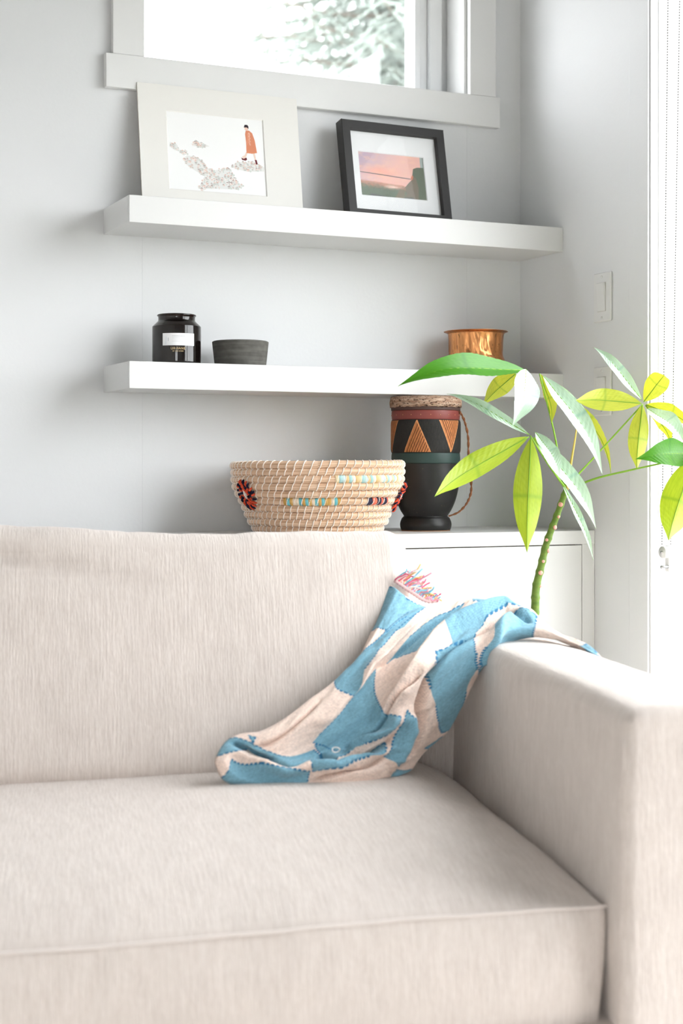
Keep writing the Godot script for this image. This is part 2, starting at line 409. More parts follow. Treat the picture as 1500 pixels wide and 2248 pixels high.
# ---------------------------------------------------------------- materials
func make_materials() -> void:
	M.wall = mat(rgb(228, 229, 230), 0.85, 0.3)
	var wn := NoiseTexture2D.new()
	wn.width = 256
	wn.height = 256
	wn.seamless = true
	wn.noise = noise(0.06, 5, 4)
	M.wall.heightmap_enabled = true
	M.wall.heightmap_texture = wn
	M.wall.heightmap_scale = 0.012
	M.wall.uv1_triplanar = true
	M.wall.uv1_world_triplanar = true
	M.wall.uv1_scale = Vector3(5, 5, 5)
	M.white = mat(rgb(224, 224, 223), 0.45, 0.4)
	M.trim = mat(rgb(233, 233, 232), 0.5, 0.4)
	M.vinyl = mat(rgb(243, 244, 245), 0.35, 0.5)
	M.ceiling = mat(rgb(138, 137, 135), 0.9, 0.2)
	M.floor = mat(rgb(230, 222, 214), 0.5, 0.4)
	M.pane = StandardMaterial3D.new()
	M.pane.transparency = BaseMaterial3D.TRANSPARENCY_ALPHA
	M.pane.albedo_color = Color(1, 1, 1, 0.02)
	M.pane.roughness = 0.0
	M.clear = M.pane.duplicate()
	M.clear.metallic_specular = 0.15
	M.gap = mat(rgb(150, 128, 108), 0.9, 0.1)
	M.plastic = mat(rgb(229, 229, 228), 0.4, 0.4)
	M.steel = mat(rgb(190, 190, 192), 0.3, 0.5, 0.8)

	# chenille: streaks that run up and down
	var fab := Image.create(512, 512, false, Image.FORMAT_RGB8)
	var hgt := Image.create(512, 512, false, Image.FORMAT_RGB8)
	var n1 := noise(0.09, 11, 3)
	var n2 := noise(0.012, 12, 3)
	var n3 := noise(0.35, 13, 2)
	for y in 512:
		for x in 512:
			# seamless by mixing across the border
			var fx := float(x)
			var fy := float(y)
			var a := n1.get_noise_2d(fx * 1.3, fy * 0.085) * 0.6 + n3.get_noise_2d(fx * 0.9, fy * 0.10) * 0.4
			var wx := clampf((fx - 448.0) / 64.0, 0.0, 1.0)
			var wy := clampf((fy - 448.0) / 64.0, 0.0, 1.0)
			if wx > 0.0:
				a = lerpf(a, n1.get_noise_2d((fx - 512.0) * 1.3, fy * 0.085) * 0.6 + n3.get_noise_2d((fx - 512.0) * 0.9, fy * 0.10) * 0.4, wx)
			if wy > 0.0:
				a = lerpf(a, n1.get_noise_2d(fx * 1.3, (fy - 512.0) * 0.085) * 0.6 + n3.get_noise_2d(fx * 0.9, (fy - 512.0) * 0.10) * 0.4, wy)
			var b := n2.get_noise_2d(fx, fy * 0.6)
			b *= (1.0 - wx) * (1.0 - wy)
			var v := 0.95 + a * 0.075 + b * 0.02
			fab.set_pixel(x, y, Color(v, v - 0.008 + a * 0.012, v - 0.015 + a * 0.02))
			var h := 0.5 + a * 0.5
			hgt.set_pixel(x, y, Color(h, h, h))
	M.sofa = mat(rgb(221, 212, 206), 0.95, 0.25)
	M.sofa.albedo_texture = tex(fab)
	M.sofa.heightmap_enabled = true
	M.sofa.heightmap_texture = tex(hgt)
	M.sofa.heightmap_scale = 0.10
	M.sofa.uv1_triplanar = true
	M.sofa.uv1_triplanar_sharpness = 4.0
	M.sofa.uv1_scale = Vector3(3.4, 3.4, 3.4)
	M.sofa.rim_enabled = true
	M.sofa.rim = 0.5
	M.sofa.rim_tint = 0.3
	M.seam = mat(rgb(222, 213, 207), 0.95, 0.2)
	M.dark_wood = mat(rgb(70, 50, 38), 0.5, 0.4)


# ---------------------------------------------------------------- setting
func light_and_camera() -> void:
	var cam := Camera3D.new()
	cam.name = "camera"
	add_child(cam)
	cam.position = EYE
	cam.rotation_degrees = Vector3(0, -YAW, 0)
	var at := CameraAttributesPhysical.new()
	at.frustum_focal_length = 54.0
	at.frustum_focus_distance = 3.35
	at.exposure_aperture = 3.4
	at.frustum_near = 0.05
	at.frustum_far = 200.0
	cam.attributes = at
	cam.projection = Camera3D.PROJECTION_FRUSTUM
	cam.near = 0.05
	cam.far = 200.0
	cam.size = 2248.0 / 3385.0 * 0.05
	cam.frustum_offset = Vector2(0, -92.0 / 3385.0 * 0.05)
	cam.current = true

	var sky := ProceduralSkyMaterial.new()
	sky.sky_top_color = Color(0.975, 0.99, 1.0)
	sky.sky_horizon_color = Color(0.985, 0.995, 1.0)
	sky.ground_horizon_color = Color(0.9, 0.9, 0.9)
	sky.ground_bottom_color = Color(0.8, 0.8, 0.8)
	sky.sun_angle_max = 1.0
	var e := Environment.new()
	e.background_mode = Environment.BG_SKY
	e.sky = Sky.new()
	e.sky.sky_material = sky
	e.background_energy_multiplier = 10.8
	e.tonemap_mode = Environment.TONE_MAPPER_LINEAR
	e.tonemap_exposure = 1.0
	e.sdfgi_enabled = true
	e.ssao_enabled = true
	e.ssil_enabled = true
	var w := WorldEnvironment.new()
	w.name = "environment"
	w.environment = e
	add_child(w)


func room() -> void:
	var top := 2.75
	struct("floor", boxes([span(Vector3(-3.3, -0.1, -0.15), Vector3(0.15, 0, 4.75))]), M.floor, "pale wooden floor under the sofa", "floor")
	struct("ceiling", boxes([span(Vector3(-3.45, top, -0.15), Vector3(0.15, top + 0.12, 4.75))]), M.ceiling, "grey ceiling above the shelves, darkened to dim the upper wall", "ceiling")  # unseen ceiling kept dark so little light bounces onto the upper wall
	# back wall with the high window
	struct("wall_back", boxes([
		span(Vector3(-3.45, -0.1, -0.15), Vector3(-0.998, top, 0)),
		span(Vector3(-0.155, -0.1, -0.15), Vector3(0.15, top, 0)),
		span(Vector3(-0.998, -0.1, -0.15), Vector3(-0.155, 1.966, 0)),
		span(Vector3(-0.998, 2.56, -0.15), Vector3(-0.155, top, 0))], 0.0005), M.wall, "pale grey painted wall behind the white shelves", "wall")
	struct("wall_right", boxes([
		span(Vector3(0, -0.1, 0), Vector3(0.15, top, 0.5525)),
		span(Vector3(0, -0.1, DOOR), Vector3(0.15, top, 4.75)),
		span(Vector3(0, 2.42, 0.5525), Vector3(0.15, top, DOOR)),
		span(Vector3(0, -0.1, 0.5525), Vector3(0.15, 0.03, DOOR))], 0.0005), M.wall, "pale grey side wall with the light switches", "wall")
	struct("wall_left", boxes([span(Vector3(-3.45, -0.1, 0), Vector3(-3.3, top, 4.75))], 0.0005), mat(rgb(246, 245, 243), 0.85, 0.3), "plain wall at the far end of the room, whitened to bounce light", "wall")  # unseen wall set close and whitened to bounce light onto the sofa arm
	struct("wall_front", boxes([
		span(Vector3(-3.3, -0.1, 4.6), Vector3(-3.1, top, 4.75)),
		span(Vector3(-2.1, -0.1, 4.6), Vector3(0, top, 4.75)),
		span(Vector3(-3.1, 1.75, 4.6), Vector3(-2.1, top, 4.75)),
		span(Vector3(-3.1, -0.1, 4.6), Vector3(-2.1, 0.25, 4.75))], 0.0005), M.wall, "pale grey wall with an added low fill window facing the shelves", "wall")

	# high window over the shelves
	var w := struct("window_1", boxes([
		span(Vector3(-0.998, 1.966, -0.15), Vector3(-0.972, 2.56, -0.10)),
		span(Vector3(-0.2536, 1.966, -0.15), Vector3(-0.236, 2.56, -0.092)),
		span(Vector3(-0.236, 1.966, -0.15), Vector3(-0.214, 2.56, -0.10)),
		span(Vector3(-0.214, 1.966, -0.15), Vector3(-0.178, 2.56, -0.086)),
		span(Vector3(-0.178, 1.966, -0.15), Vector3(-0.155, 2.56, -0.098)),
		span(Vector3(-0.972, 2.50, -0.15), Vector3(-0.2536, 2.56, -0.10)),
		span(Vector3(-0.972, 1.966, -0.15), Vector3(-0.2536, 2.0, -0.10))], 0.003), M.vinyl, "high window above the shelves with a white frame and a spruce behind it", "window")
	obj("pane", boxes([span(Vector3(-0.972, 2.0, -0.128), Vector3(-0.2536, 2.5, -0.122))], 0.0005), M.pane, w)
	var t := struct("trim_1", boxes([span(Vector3(-1.072, 1.966, 0), Vector3(-0.998, 2.66, 0.018))], 0.002), M.trim, "white casing around the high window with a long apron below", "trim")
	obj("casing", boxes([span(Vector3(-0.155, 1.966, 0), Vector3(-0.081, 2.66, 0.018))], 0.002), M.trim, t)
	obj("casing", boxes([span(Vector3(-0.998, 2.56, 0), Vector3(-0.155, 2.66, 0.018))], 0.002), M.trim, t)
	obj("apron", boxes([span(Vector3(-1.0885, 1.8895, 0), Vector3(-0.0695, 1.966, 0.02))], 0.002), M.trim, t)
	obj("jamb", boxes([span(Vector3(-0.163, 1.966, -0.09), Vector3(-0.155, 2.56, 0.0))], 0.001), M.white, t)

	# tall glazed opening in the right wall
	var d := struct("window_2", boxes([
		span(Vector3(0.02, 0.03, 0.5525), Vector3(0.10, 2.42, 0.558)),
		span(Vector3(0.02, 0.03, DOOR - 0.05), Vector3(0.10, 2.42, DOOR)),
		span(Vector3(0.02, 2.36, 0.558), Vector3(0.10, 2.42, DOOR - 0.05)),
		span(Vector3(0.02, 0.03, 0.558), Vector3(0.10, 0.09, DOOR - 0.05)),
		span(Vector3(0.03, 0.09, (DOOR + 0.55) / 2), Vector3(0.09, 2.36, (DOOR + 0.55) / 2 + 0.07))], 0.003), M.vinyl, "tall bright window beside the plant, blown out white", "window")
	obj("pane", boxes([span(Vector3(0.057, 0.09, 0.558), Vector3(0.063, 2.36, (DOOR + 0.55) / 2))], 0.0005), M.pane, d)
	obj("pane", boxes([span(Vector3(0.057, 0.09, (DOOR + 0.55) / 2 + 0.07), Vector3(0.063, 2.36, DOOR - 0.05))], 0.0005), M.pane, d)
	var t2 := struct("trim_2", boxes([span(Vector3(-0.006, 0.0, 0.482), Vector3(0, 2.49, 0.5525))], 0.002), M.wall, "flat casing down the side of the tall window", "trim")
	obj("jamb", boxes([span(Vector3(0.0, 0.03, 0.5525), Vector3(0.02, 2.42, 0.556))], 0.0008), M.white, t2)
	obj("casing", boxes([span(Vector3(-0.006, 2.42, 0.5525), Vector3(0, 2.49, DOOR))], 0.002), M.trim, t2)
	obj("casing", boxes([span(Vector3(-0.006, 0.0, DOOR), Vector3(0, 2.49, DOOR + 0.07))], 0.002), M.trim, t2)

	# low window added on the unseen opposite wall, for fill light
	var f := struct("window_3", boxes([
		span(Vector3(-3.1, 0.25, 4.65), Vector3(-3.04, 1.75, 4.72)),
		span(Vector3(-2.16, 0.25, 4.65), Vector3(-2.1, 1.75, 4.72)),
		span(Vector3(-2.63, 0.31, 4.65), Vector3(-2.57, 1.69, 4.72)),
		span(Vector3(-3.04, 1.69, 4.65), Vector3(-2.16, 1.75, 4.72)),
		span(Vector3(-3.04, 0.25, 4.65), Vector3(-2.16, 0.31, 4.72))], 0.003), M.vinyl, "added white framed window giving fill light from the unseen wall opposite the shelves", "window")
	obj("pane", boxes([span(Vector3(-3.04, 0.31, 4.682), Vector3(-2.63, 1.69, 4.688))], 0.0005), M.pane, f)
	obj("pane", boxes([span(Vector3(-2.57, 0.31, 4.682), Vector3(-2.16, 1.69, 4.688))], 0.0005), M.pane, f)
	struct("baseboard_back", boxes([span(Vector3(-3.3, 0, 0), Vector3(-1.09, 0.11, 0.014))], 0.002), M.trim, "white baseboard along the wall behind the sofa", "baseboard")
	struct("baseboard_right", boxes([span(Vector3(-0.014, 0, 0.34), Vector3(0, 0.11, 0.482))], 0.002), M.trim, "short white baseboard between cabinet and tall window", "baseboard")
	struct("ground", boxes([span(Vector3(-40, -0.6, -45), Vector3(40, -0.3, 45))]), mat(rgb(98, 100, 92), 0.9, 0.2), "dull green-grey ground outside the windows", "ground")


func shelves() -> void:
	for k in 2:
		var y0 := SHELF_TOP_UPPER if k == 0 else SHELF_TOP_LOWER
		var s := thing("floating_shelf", ["upper white floating shelf carrying the two pictures", "lower white floating shelf carrying jar, bowl and copper pot"][k], "shelf", Vector3(-0.544, y0 - 0.0585, 0), 0, "white floating shelves")
		obj("front_panel", boxes([span(Vector3(-0.5445, 0, 0.186), Vector3(0.544, 0.0585, 0.2))], 0.0012), M.white, s)
		obj("end_panel", boxes([span(Vector3(-0.5445, 0.0, 0.0), Vector3(-0.531, 0.0585, 0.1857))], 0.0012), M.white, s)
		obj("top_panel", boxes([span(Vector3(-0.531, 0.046, 0), Vector3(0.544, 0.0585, 0.186))], 0.0008), M.white, s)
		obj("bottom_panel", boxes([span(Vector3(-0.531, 0.0006, 0), Vector3(0.544, 0.013, 0.1857))], 0.0008), M.white, s)
	# cabinet under the shelves
	var c := thing("built_in_cabinet", "white built-in cabinet with flat doors carrying the drum and basket", "cabinet", Vector3(-0.5455, 0, 0.001))
	obj("body", boxes([
		span(Vector3(-0.5445, 0, 0), Vector3(-0.5265, 0.857, 0.336)),
		span(Vector3(0.5105, 0, 0.31), Vector3(0.5445, 0.857, 0.336)),
		span(Vector3(-0.5265, 0.0, 0.316), Vector3(0.5105, 0.08, 0.336)),
		span(Vector3(-0.5265, 0.08, 0.0), Vector3(0.5105, 0.10, 0.31))], 0.001), M.white, c)
	obj("backing", boxes([span(Vector3(-0.5265, 0.08, 0.30), Vector3(0.5105, 0.857, 0.306))], 0.001), M.gap, c)
	obj("top", boxes([span(Vector3(-0.5445, 0.857, 0), Vector3(0.5445, CABINET_TOP, 0.337))], 0.0015), M.white, c)
	for k in 2:
		var x0 := -0.525 if k == 0 else -0.006
		var x1 := -0.010 if k == 0 else 0.5088
		obj("door", boxes([span(Vector3(x0, 0.083, 0.317), Vector3(x1, 0.8548, 0.336))], 0.001), M.white, c)


func switches() -> void:
	for k in 2:
		var at := Vector3(0, 1.4315 if k == 0 else 1.213, 0.374)
		var s := thing("light_switch", ["upper white rocker switch on the side wall above the plant", "lower white rocker switch on the side wall behind plant leaves"][k], "light switch", at, -90, "rocker switches on the side wall")
		# after the turn, +z of the switch looks into the room
		obj("plate", round_box(Vector3(0.070, 0.114, 0.006), 0.003, 2, Vector3i.ZERO, null, Vector3(0, 0, 0.003)), M.plastic, s)
		obj("bezel", boxes([span(Vector3(-0.017, -0.034, 0.006), Vector3(0.017, 0.034, 0.0066))], 0.0002), mat(rgb(205, 202, 198), 0.6), s)
		var r := obj("rocker", round_box(Vector3(0.0315, 0.0655, 0.005), 0.0015, 2), M.plastic, s, Vector3(0, 0, 0.0075))
		r.rotation_degrees.x = 4.0
		for q in [-1, 1]:
			obj("screw", lathe([Vector2(0, 0), Vector2(0.0028, 0), Vector2(0.0028, 0.0008), Vector2(0, 0.001)], 16), M.plastic, s, Vector3(0, 0.0475 * q, 0.006)).rotation_degrees.x = 90
	return


func blind() -> void:
	# bead chain of a roller blind, held down by a tensioner screwed to the frame
	var r := thing("roller_blind", "white roller blind with bead chain loop at the tall window", "blind", Vector3(0, 0, 0))
	obj("roller", tube(PackedVector3Array([Vector3(-0.035, 2.46, 0.60), Vector3(-0.035, 2.46, 2.05)]), func(_t: float) -> float: return 0.024, 24), M.plastic, r)
	obj("bracket", boxes([span(Vector3(-0.065, 2.42, 0.575), Vector3(-0.006, 2.50, 0.585))], 0.002), M.plastic, r)
	var a0 := Vector3(-0.0328, 2.4400, 0.6713)
	var a1 := Vector3(-0.0131, 2.4400, 0.6895)
	var b0 := Vector3(-0.0200, 0.8640, 0.6249)
	var b1 := Vector3(-0.0080, 0.8644, 0.6396)
	var bead := SphereMesh.new()
	bead.radius = 0.0019
	bead.height = 0.0038
	bead.radial_segments = 8
	bead.rings = 5
	var chain_mat := mat(rgb(150, 148, 146), 0.35, 0.5)
	for k in 2:
		var p: Vector3 = [a0, a1][k]
		var q: Vector3 = [b0, b1][k]
		var n := int(p.distance_to(q) / 0.0058)
		var mm := MultiMesh.new()
		mm.transform_format = MultiMesh.TRANSFORM_3D
		mm.mesh = bead
		mm.instance_count = n
		for i in n:
			mm.set_instance_transform(i, Transform3D(Basis(), p.lerp(q, float(i) / n)))
		var mi := MultiMeshInstance3D.new()
		mi.multimesh = mm
		mi.material_override = chain_mat
		mi.name = "bead_chain" if k == 0 else "bead_chain_001"
		mi.set_meta("kind", "stuff")
		r.add_child(mi, true)
		obj("cord", tube(PackedVector3Array([p, q]), func(_t: float) -> float: return 0.0006, 5), M.plastic, r)
	# tensioner
	var c := (b0 + b1) / 2.0
	var tn := thing("chain_tensioner", "small white chain tensioner screwed beside the tall window", "tensioner", Vector3(-0.001, c.y, c.z))
	obj("base", round_box(Vector3(0.010, 0.058, 0.016), 0.003, 2, Vector3i.ZERO, null, Vector3(-0.004, -0.026, -0.004)), M.plastic, tn)
	obj("pulley", tube(PackedVector3Array([Vector3(-0.024, -0.012, 0), Vector3(-0.004, -0.012, 0)]), func(_t: float) -> float: return 0.013, 20), M.plastic, tn)
	for y in [-0.012, -0.044]:
		obj("screw", tube(PackedVector3Array([Vector3(-0.027, y, 0), Vector3(-0.008, y, 0)]), func(_t: float) -> float: return 0.0035, 10), M.steel, tn)



# ---------------------------------------------------------------- sofa
func sofa() -> void:
	var s := thing("sofa", "cream chenille sofa with track arm, long seat cushion and plump back cushions", "sofa", SOFA_AT, SOFA_TURN)
	var wob := noise(3.0, 21, 3)
	var fine := noise(9.0, 22, 2)
	obj("base", round_box(Vector3(2.32, 0.22, 1.0), 0.02, 2, Vector3i.ZERO, null, Vector3(-1.0, 0.17, -0.515)), M.sofa, s)
	for k in 2:
		var x := 0.083 if k == 0 else -2.083
		var arm := obj("arm", round_box(Vector3(0.166, 0.64, 1.01), 0.020, 5, Vector3i(4, 10, 14), func(p: Vector3) -> Vector3:
			var g := p
			var top := smoothstep(0.1, 0.32, p.y)
			# a soft pad: the top swells a little and the edges waver
			g.y += 0.006 * top * (1.0 - pow(absf(p.z) / 0.505, 4.0)) + 0.002 * wob.get_noise_3d(p.x * 2.0, p.y, p.z * 2.0)
			g.y -= 0.014 * top * pow(absf(p.x) / 0.083, 4.0)
			g.x += 0.003 * fine.get_noise_3d(p.x, p.y, p.z) + 0.004 * signf(p.x) * (1.0 - pow(absf(p.y) / 0.32, 4.0))
			return g, Vector3(x, 0.396, -0.505)), M.sofa, s)
		# welt up the front edge and over the front of the top
		var sx := -1.0 if k == 0 else 1.0
		var path := []
		for i in 20:
			path.append(Vector3(x + sx * (0.0815 + 0.0008 * sin(i * 2.1)), 0.10 + i * 0.030, -0.010))
		obj("seam", tube(smooth_path(path, 2), func(_t: float) -> float: return 0.0015, 6), M.seam, arm)
	obj("back_frame", round_box(Vector3(2.33, 0.60, 0.10), 0.03, 4, Vector3i(6, 3, 2), func(p: Vector3) -> Vector3: return p, Vector3(-1.0, 0.40, -0.97)), M.sofa, s)
	for x in [-2.08, 0.08]:
		for z in [-0.92, -0.10]:
			obj("leg", lathe([Vector2(0, 0), Vector2(0.018, 0), Vector2(0.026, 0.062), Vector2(0, 0.062)], 16), M.dark_wood, s, Vector3(x, 0, z))
	# seat cushion: boxed, its top swelling towards the middle
	var w := 1.985
	var seat := obj("seat_cushion", round_box(Vector3(w, 0.20, 0.80), 0.014, 3, Vector3i(60, 5, 30), func(p: Vector3) -> Vector3:
		var g := p
		var up := smoothstep(-0.02, 0.10, p.y)
		var from_right := w / 2.0 - p.x
		var from_left := p.x + w / 2.0
		var from_front := 0.40 - p.z
		var side := (1.0 - exp(-maxf(from_right, 0.0) / 0.075)) * (1.0 - exp(-maxf(from_left, 0.0) / 0.16))
		var front := 1.0 - exp(-maxf(from_front, 0.0) / 0.15)
		g.y += up * ((0.072 - 0.016 * smoothstep(0.35, 1.0, from_right)) * side * front + 0.004 * wob.get_noise_3d(p.x, 5.0, p.z))
		g.y -= 0.022 * up * smoothstep(0.0, 0.9, from_right) * exp(-maxf(from_front, 0.0) / 0.10)
		var face := smoothstep(0.3, 0.4, p.z)
		g.z += face * (0.014 * (1.0 - pow(absf(p.y) / 0.10, 2.0)) * smoothstep(0.0, 0.06, from_right) + 0.003 * wob.get_noise_3d(p.x * 1.5, p.y * 1.5, 2.0))
		# the corner pulls in below
		g.x -= smoothstep(0.9, 1.0, p.x / (w / 2.0)) * 0.012 * smoothstep(0.06, -0.1, p.y)
		return g, Vector3(-w / 2.0 - 0.006, 0.338, -0.452)), M.sofa, s)
	var edge := []
	for i in 49:
		var fx := float(i) / 48
		var x := -0.008 - fx * (w - 0.006)
		var from_right := fx * w
		edge.append(Vector3(x, 0.4365 - 0.022 * smoothstep(0.0, 0.9, from_right) + 0.0016 * wob.get_noise_1d(x * 3.0), -0.0535 + 0.0015))
	obj("piping", tube(smooth_path(edge, 2), func(_t: float) -> float: return 0.0024, 6), M.seam, seat)
	# back cushions, leaning back
	for k in 2:
		var cw := 0.98
		var x0 := -0.105 - cw / 2.0 - k * (cw + 0.01)
		var bc := obj("back_cushion", round_box(Vector3(cw, 0.47, 0.20), 0.045, 6, Vector3i(44, 24, 6), func(p: Vector3) -> Vector3:
			var g := p
			var fx := absf(p.x) / (cw / 2.0)
			var fy := absf(p.y) / 0.235
			var bulge := (1.0 - pow(fx, 5.0)) * (1.0 - pow(fy, 4.0))
			g.z += signf(p.z) * 0.022 * bulge * smoothstep(0.0, 0.08, absf(p.z))
			# top edge: sags a little, higher towards the left
			var left := smoothstep(0.12, -0.5, p.x)
			g.y += smoothstep(0.0, 0.235, p.y) * (0.030 * pow(left, 2.0) - 0.006 * sin(p.x * 9.0) * (1.0 - fx) + 0.004 * fine.get_noise_3d(p.x * 1.3, 0.0, 0.0))
			# the lower right corner tucks in
			g.x -= smoothstep(0.5, 1.0, p.x / (cw / 2.0)) * 0.06 * pow(smoothstep(0.10, -0.235, p.y), 1.5)
			# pulls that run from the upper left towards the middle
			var f := smoothstep(0.02, 0.10, p.z)
			for q in [[0.20, 0.16, 0.10], [0.17, 0.055, 0.13], [-0.10, 0.012, 0.16]]:
				var along: float = p.x + cw / 2.0
				var line: float = q[0] - along * 0.16 - p.y
				g.z -= f * q[1] * 0.14 * exp(-pow(line / 0.013, 2.0)) * smoothstep(0.62, 0.1, along)
			g.z += f * 0.004 * wob.get_noise_3d(p.x * 1.2, p.y * 1.2, k * 7.0)
			# lean: turned back about the lower front edge
			var a := deg_to_rad(18.5)
			var o := Vector2(g.y + 0.235, g.z - 0.10)
			return Vector3(g.x, 0.483 + o.x * cos(a) + o.y * sin(a), -0.712 - o.x * sin(a) + o.y * cos(a)), Vector3(x0, 0, 0)), M.sofa, s)


# ---------------------------------------------------------------- blanket
func cat(a: Vector3, b: Vector3, c: Vector3, d: Vector3, t: float) -> Vector3:
	return b.cubic_interpolate(c, a, d, t)


func along(row: Array, x: float) -> Vector3:
	var n := row.size()
	var i := clampi(int(x), 0, n - 2)
	var t := x - i
	var a: Vector3 = row[i - 1] if i > 0 else row[0] * 2.0 - row[1]
	var d: Vector3 = row[i + 2] if i + 2 < n else row[n - 1] * 2.0 - row[n - 2]
	return cat(a, row[i], row[i + 1], d, t)


func blanket() -> void:
	var b := thing("throw_blanket", "blue and cream harlequin throw blanket draped over the sofa corner and arm", "blanket", SOFA_AT, SOFA_TURN)
	# the print
	var size := 1024
	var im := Image.create(size, size, false, Image.FORMAT_RGB8)
	im.fill(rgb(232, 210, 197))
	var blue := rgb(122, 166, 184)
	for poly in CLOTH_BLUE:
		var q := []
		for p in poly:
			q.append(Vector2(p.y, p.x))
		fill(im, q, blue)
	fill(im, CLOTH_PATCH, blue)
	var thread := rgb(58, 116, 152)
	var lens_ := Vector2(0.40, 0.58)   # metres of cloth across and along
	for poly in CLOTH_BLUE:
		var run := 0.0
		for i in poly.size():
			var a := Vector2(poly[i].y, poly[i].x)
			var c := Vector2(poly[(i + 1) % poly.size()].y, poly[(i + 1) % poly.size()].x)
			var l := ((c - a) * lens_).length()
			if i % 5 == 4 or (a.x < 0.0 and c.x < 0.0):
				continue
			var at := 0.0
			while at < l - 0.002:
				stroke(im, a.lerp(c, at / l), a.lerp(c, minf(1.0, (at + 0.0062) / l)), 0.0062, thread)
				at += 0.0094
	# weave: slubs in the yarn
	var n1 := noise(0.30, 31, 2)
	var wv := Image.create(size, size, false, Image.FORMAT_RGB8)
	for y in size:
		for x in size:
			var c := im.get_pixel(x, y)
			var v := 1.0 + 0.15 * n1.get_noise_2d(x * 0.12, y * 1.6) + 0.15 * n1.get_noise_2d(x * 1.6 + 900.0, y * 0.12) + (0.035 if (x / 3 + y / 3) % 2 == 0 else -0.035)
			im.set_pixel(x, y, Color(minf(c.r * v, 1.0), minf(c.g * v, 1.0), minf(c.b * v, 1.0)))
			var hh := clampf(0.5 + 0.25 * sin(x * TAU / 6.0) * sin(y * TAU / 6.0) + 0.8 * (v - 1.0), 0.0, 1.0)
			wv.set_pixel(x, y, Color(hh, hh, hh))
	var m := mat(Color.WHITE, 0.95, 0.2)
	m.albedo_texture = tex(im)
	m.heightmap_enabled = true
	m.heightmap_texture = tex(wv)
	m.heightmap_scale = 0.04
	m.uv1_triplanar = false
	m.rim_enabled = true
	m.rim = 0.4
	m.rim_tint = 0.4

	# folds as distances to lines on the cloth
	var folds := []
	for f in CLOTH_FOLDS:
		var pts := PackedVector2Array()
		var lo := Vector2(9, 9)
		var hi := Vector2(-9, -9)
		for p in f[2]:
			var q := Vector2(p.x * 0.58, p.y * 0.40)
			pts.append(q)
			lo = lo.min(q)
			hi = hi.max(q)
		var reach: float = f[1] * 2.6
		folds.append([f[0], f[1], pts, lo - Vector2(reach, reach), hi + Vector2(reach, reach)])
	var ns := 230
	var nw := 180
	var pos := PackedVector3Array()
	var wob := noise(9.0, 41, 3)
	for i in ns + 1:
		var s := float(i) / ns * 8.0
		var row := []
		for k in 9:
			row.append(along(CLOTH[k], s))
		for j in nw + 1:
			pos.append(along(row, float(j) / nw * 8.0))
	var nrm := PackedVector3Array()
	var wd := nw + 1
	for i in ns + 1:
		for j in wd:
			var du := pos[mini(i + 1, ns) * wd + j] - pos[maxi(i - 1, 0) * wd + j]
			var dv := pos[i * wd + mini(j + 1, nw)] - pos[i * wd + maxi(j - 1, 0)]
			nrm.append(dv.cross(du).normalized())
	var sum := Vector3.ZERO
	for n in nrm:
		sum += n
	var side := 1.0 if sum.z > 0.0 else -1.0
	var moved := PackedVector3Array()
	for i in ns + 1:
		for j in wd:
			var at := Vector2(float(i) / ns * 0.58, float(j) / nw * 0.40)
			var h := 0.0
			for f in folds:
				var lo: Vector2 = f[3]
				var hi: Vector2 = f[4]
				if at.x < lo.x or at.y < lo.y or at.x > hi.x or at.y > hi.y:
					continue
				var pts: PackedVector2Array = f[2]
				var best := 1e9
				var where := 0.0
				for k in pts.size() - 1:
					var c := Geometry2D.get_closest_point_to_segment(at, pts[k], pts[k + 1])
					var d := at.distance_squared_to(c)
					if d < best:
						best = d
						where = (k + pts[k].distance_to(c) / maxf(pts[k].distance_to(pts[k + 1]), 1e-5)) / (pts.size() - 1)
				var fade := smoothstep(0.0, 0.15, where) * smoothstep(1.0, 0.85, where)
				h += 1.7 * f[0] * exp(-best / (f[1] * f[1])) * (0.35 + 0.65 * fade)
			h += 0.004 * wob.get_noise_2d(at.x * 1.0, at.y * 2.0)
			var rim := minf(minf(float(i) / ns, 1.0 - float(i) / ns) * 0.58, minf(float(j) / nw, 1.0 - float(j) / nw) * 0.40)
			var soft := clampf(rim / 0.02, 0.0, 1.0)
			h *= soft
			# the border rolls under
			h -= 0.018 * pow(1.0 - clampf(rim / 0.016, 0.0, 1.0), 2.0)
			moved.append(pos[i * wd + j] + nrm[i * wd + j] * side * h)
	# outer face and a back face a little behind it, joined along the border
	var st := begin()
	for face in 2:
		for i in ns:
			for j in nw:
				var a := i * wd + j
				var q := [a, a + wd, a + wd + 1, a, a + wd + 1, a + 1]
				if (face == 0) == (side > 0.0):
					q = [a, a + wd + 1, a + wd, a, a + 1, a + wd + 1]
				q.reverse()
				for k in q:
					var ii := int(k / wd)
					var jj: int = k % wd
					var p := moved[k]
					if face == 1:
						var rim := minf(minf(ii, ns - ii) / float(ns) * 0.58, minf(jj, nw - jj) / float(nw) * 0.40)
						p -= nrm[k] * side * 0.012 * clampf(rim / 0.02, 0.0, 1.0)
					st.set_uv(Vector2(float(jj) / nw, float(ii) / ns))
					st.add_vertex(p)
	obj("cloth", done(st), m, b)
	# fringe along the upper left corner
	rng.seed = 77
	var tones := [rgb(222, 96, 128), rgb(128, 196, 218), rgb(244, 232, 222), rgb(236, 158, 176), rgb(232, 190, 120)]
	var tm := []
	for c in tones:
		tm.append(mat(c, 0.95, 0.2))
	var cord := []
	for k in 25:
		cord.append(along([CLOTH[0][0], CLOTH[1][0], CLOTH[2][0], CLOTH[3][0]], k / 24.0 * 2.3) + Vector3(0, 0.004, -0.004))
	obj("fringe_cord", tube(smooth_path(cord, 2), func(t: float) -> float: return 0.0035 + 0.0008 * sin(t * 90.0), 8), mat(rgb(214, 178, 176), 0.95, 0.2), b)
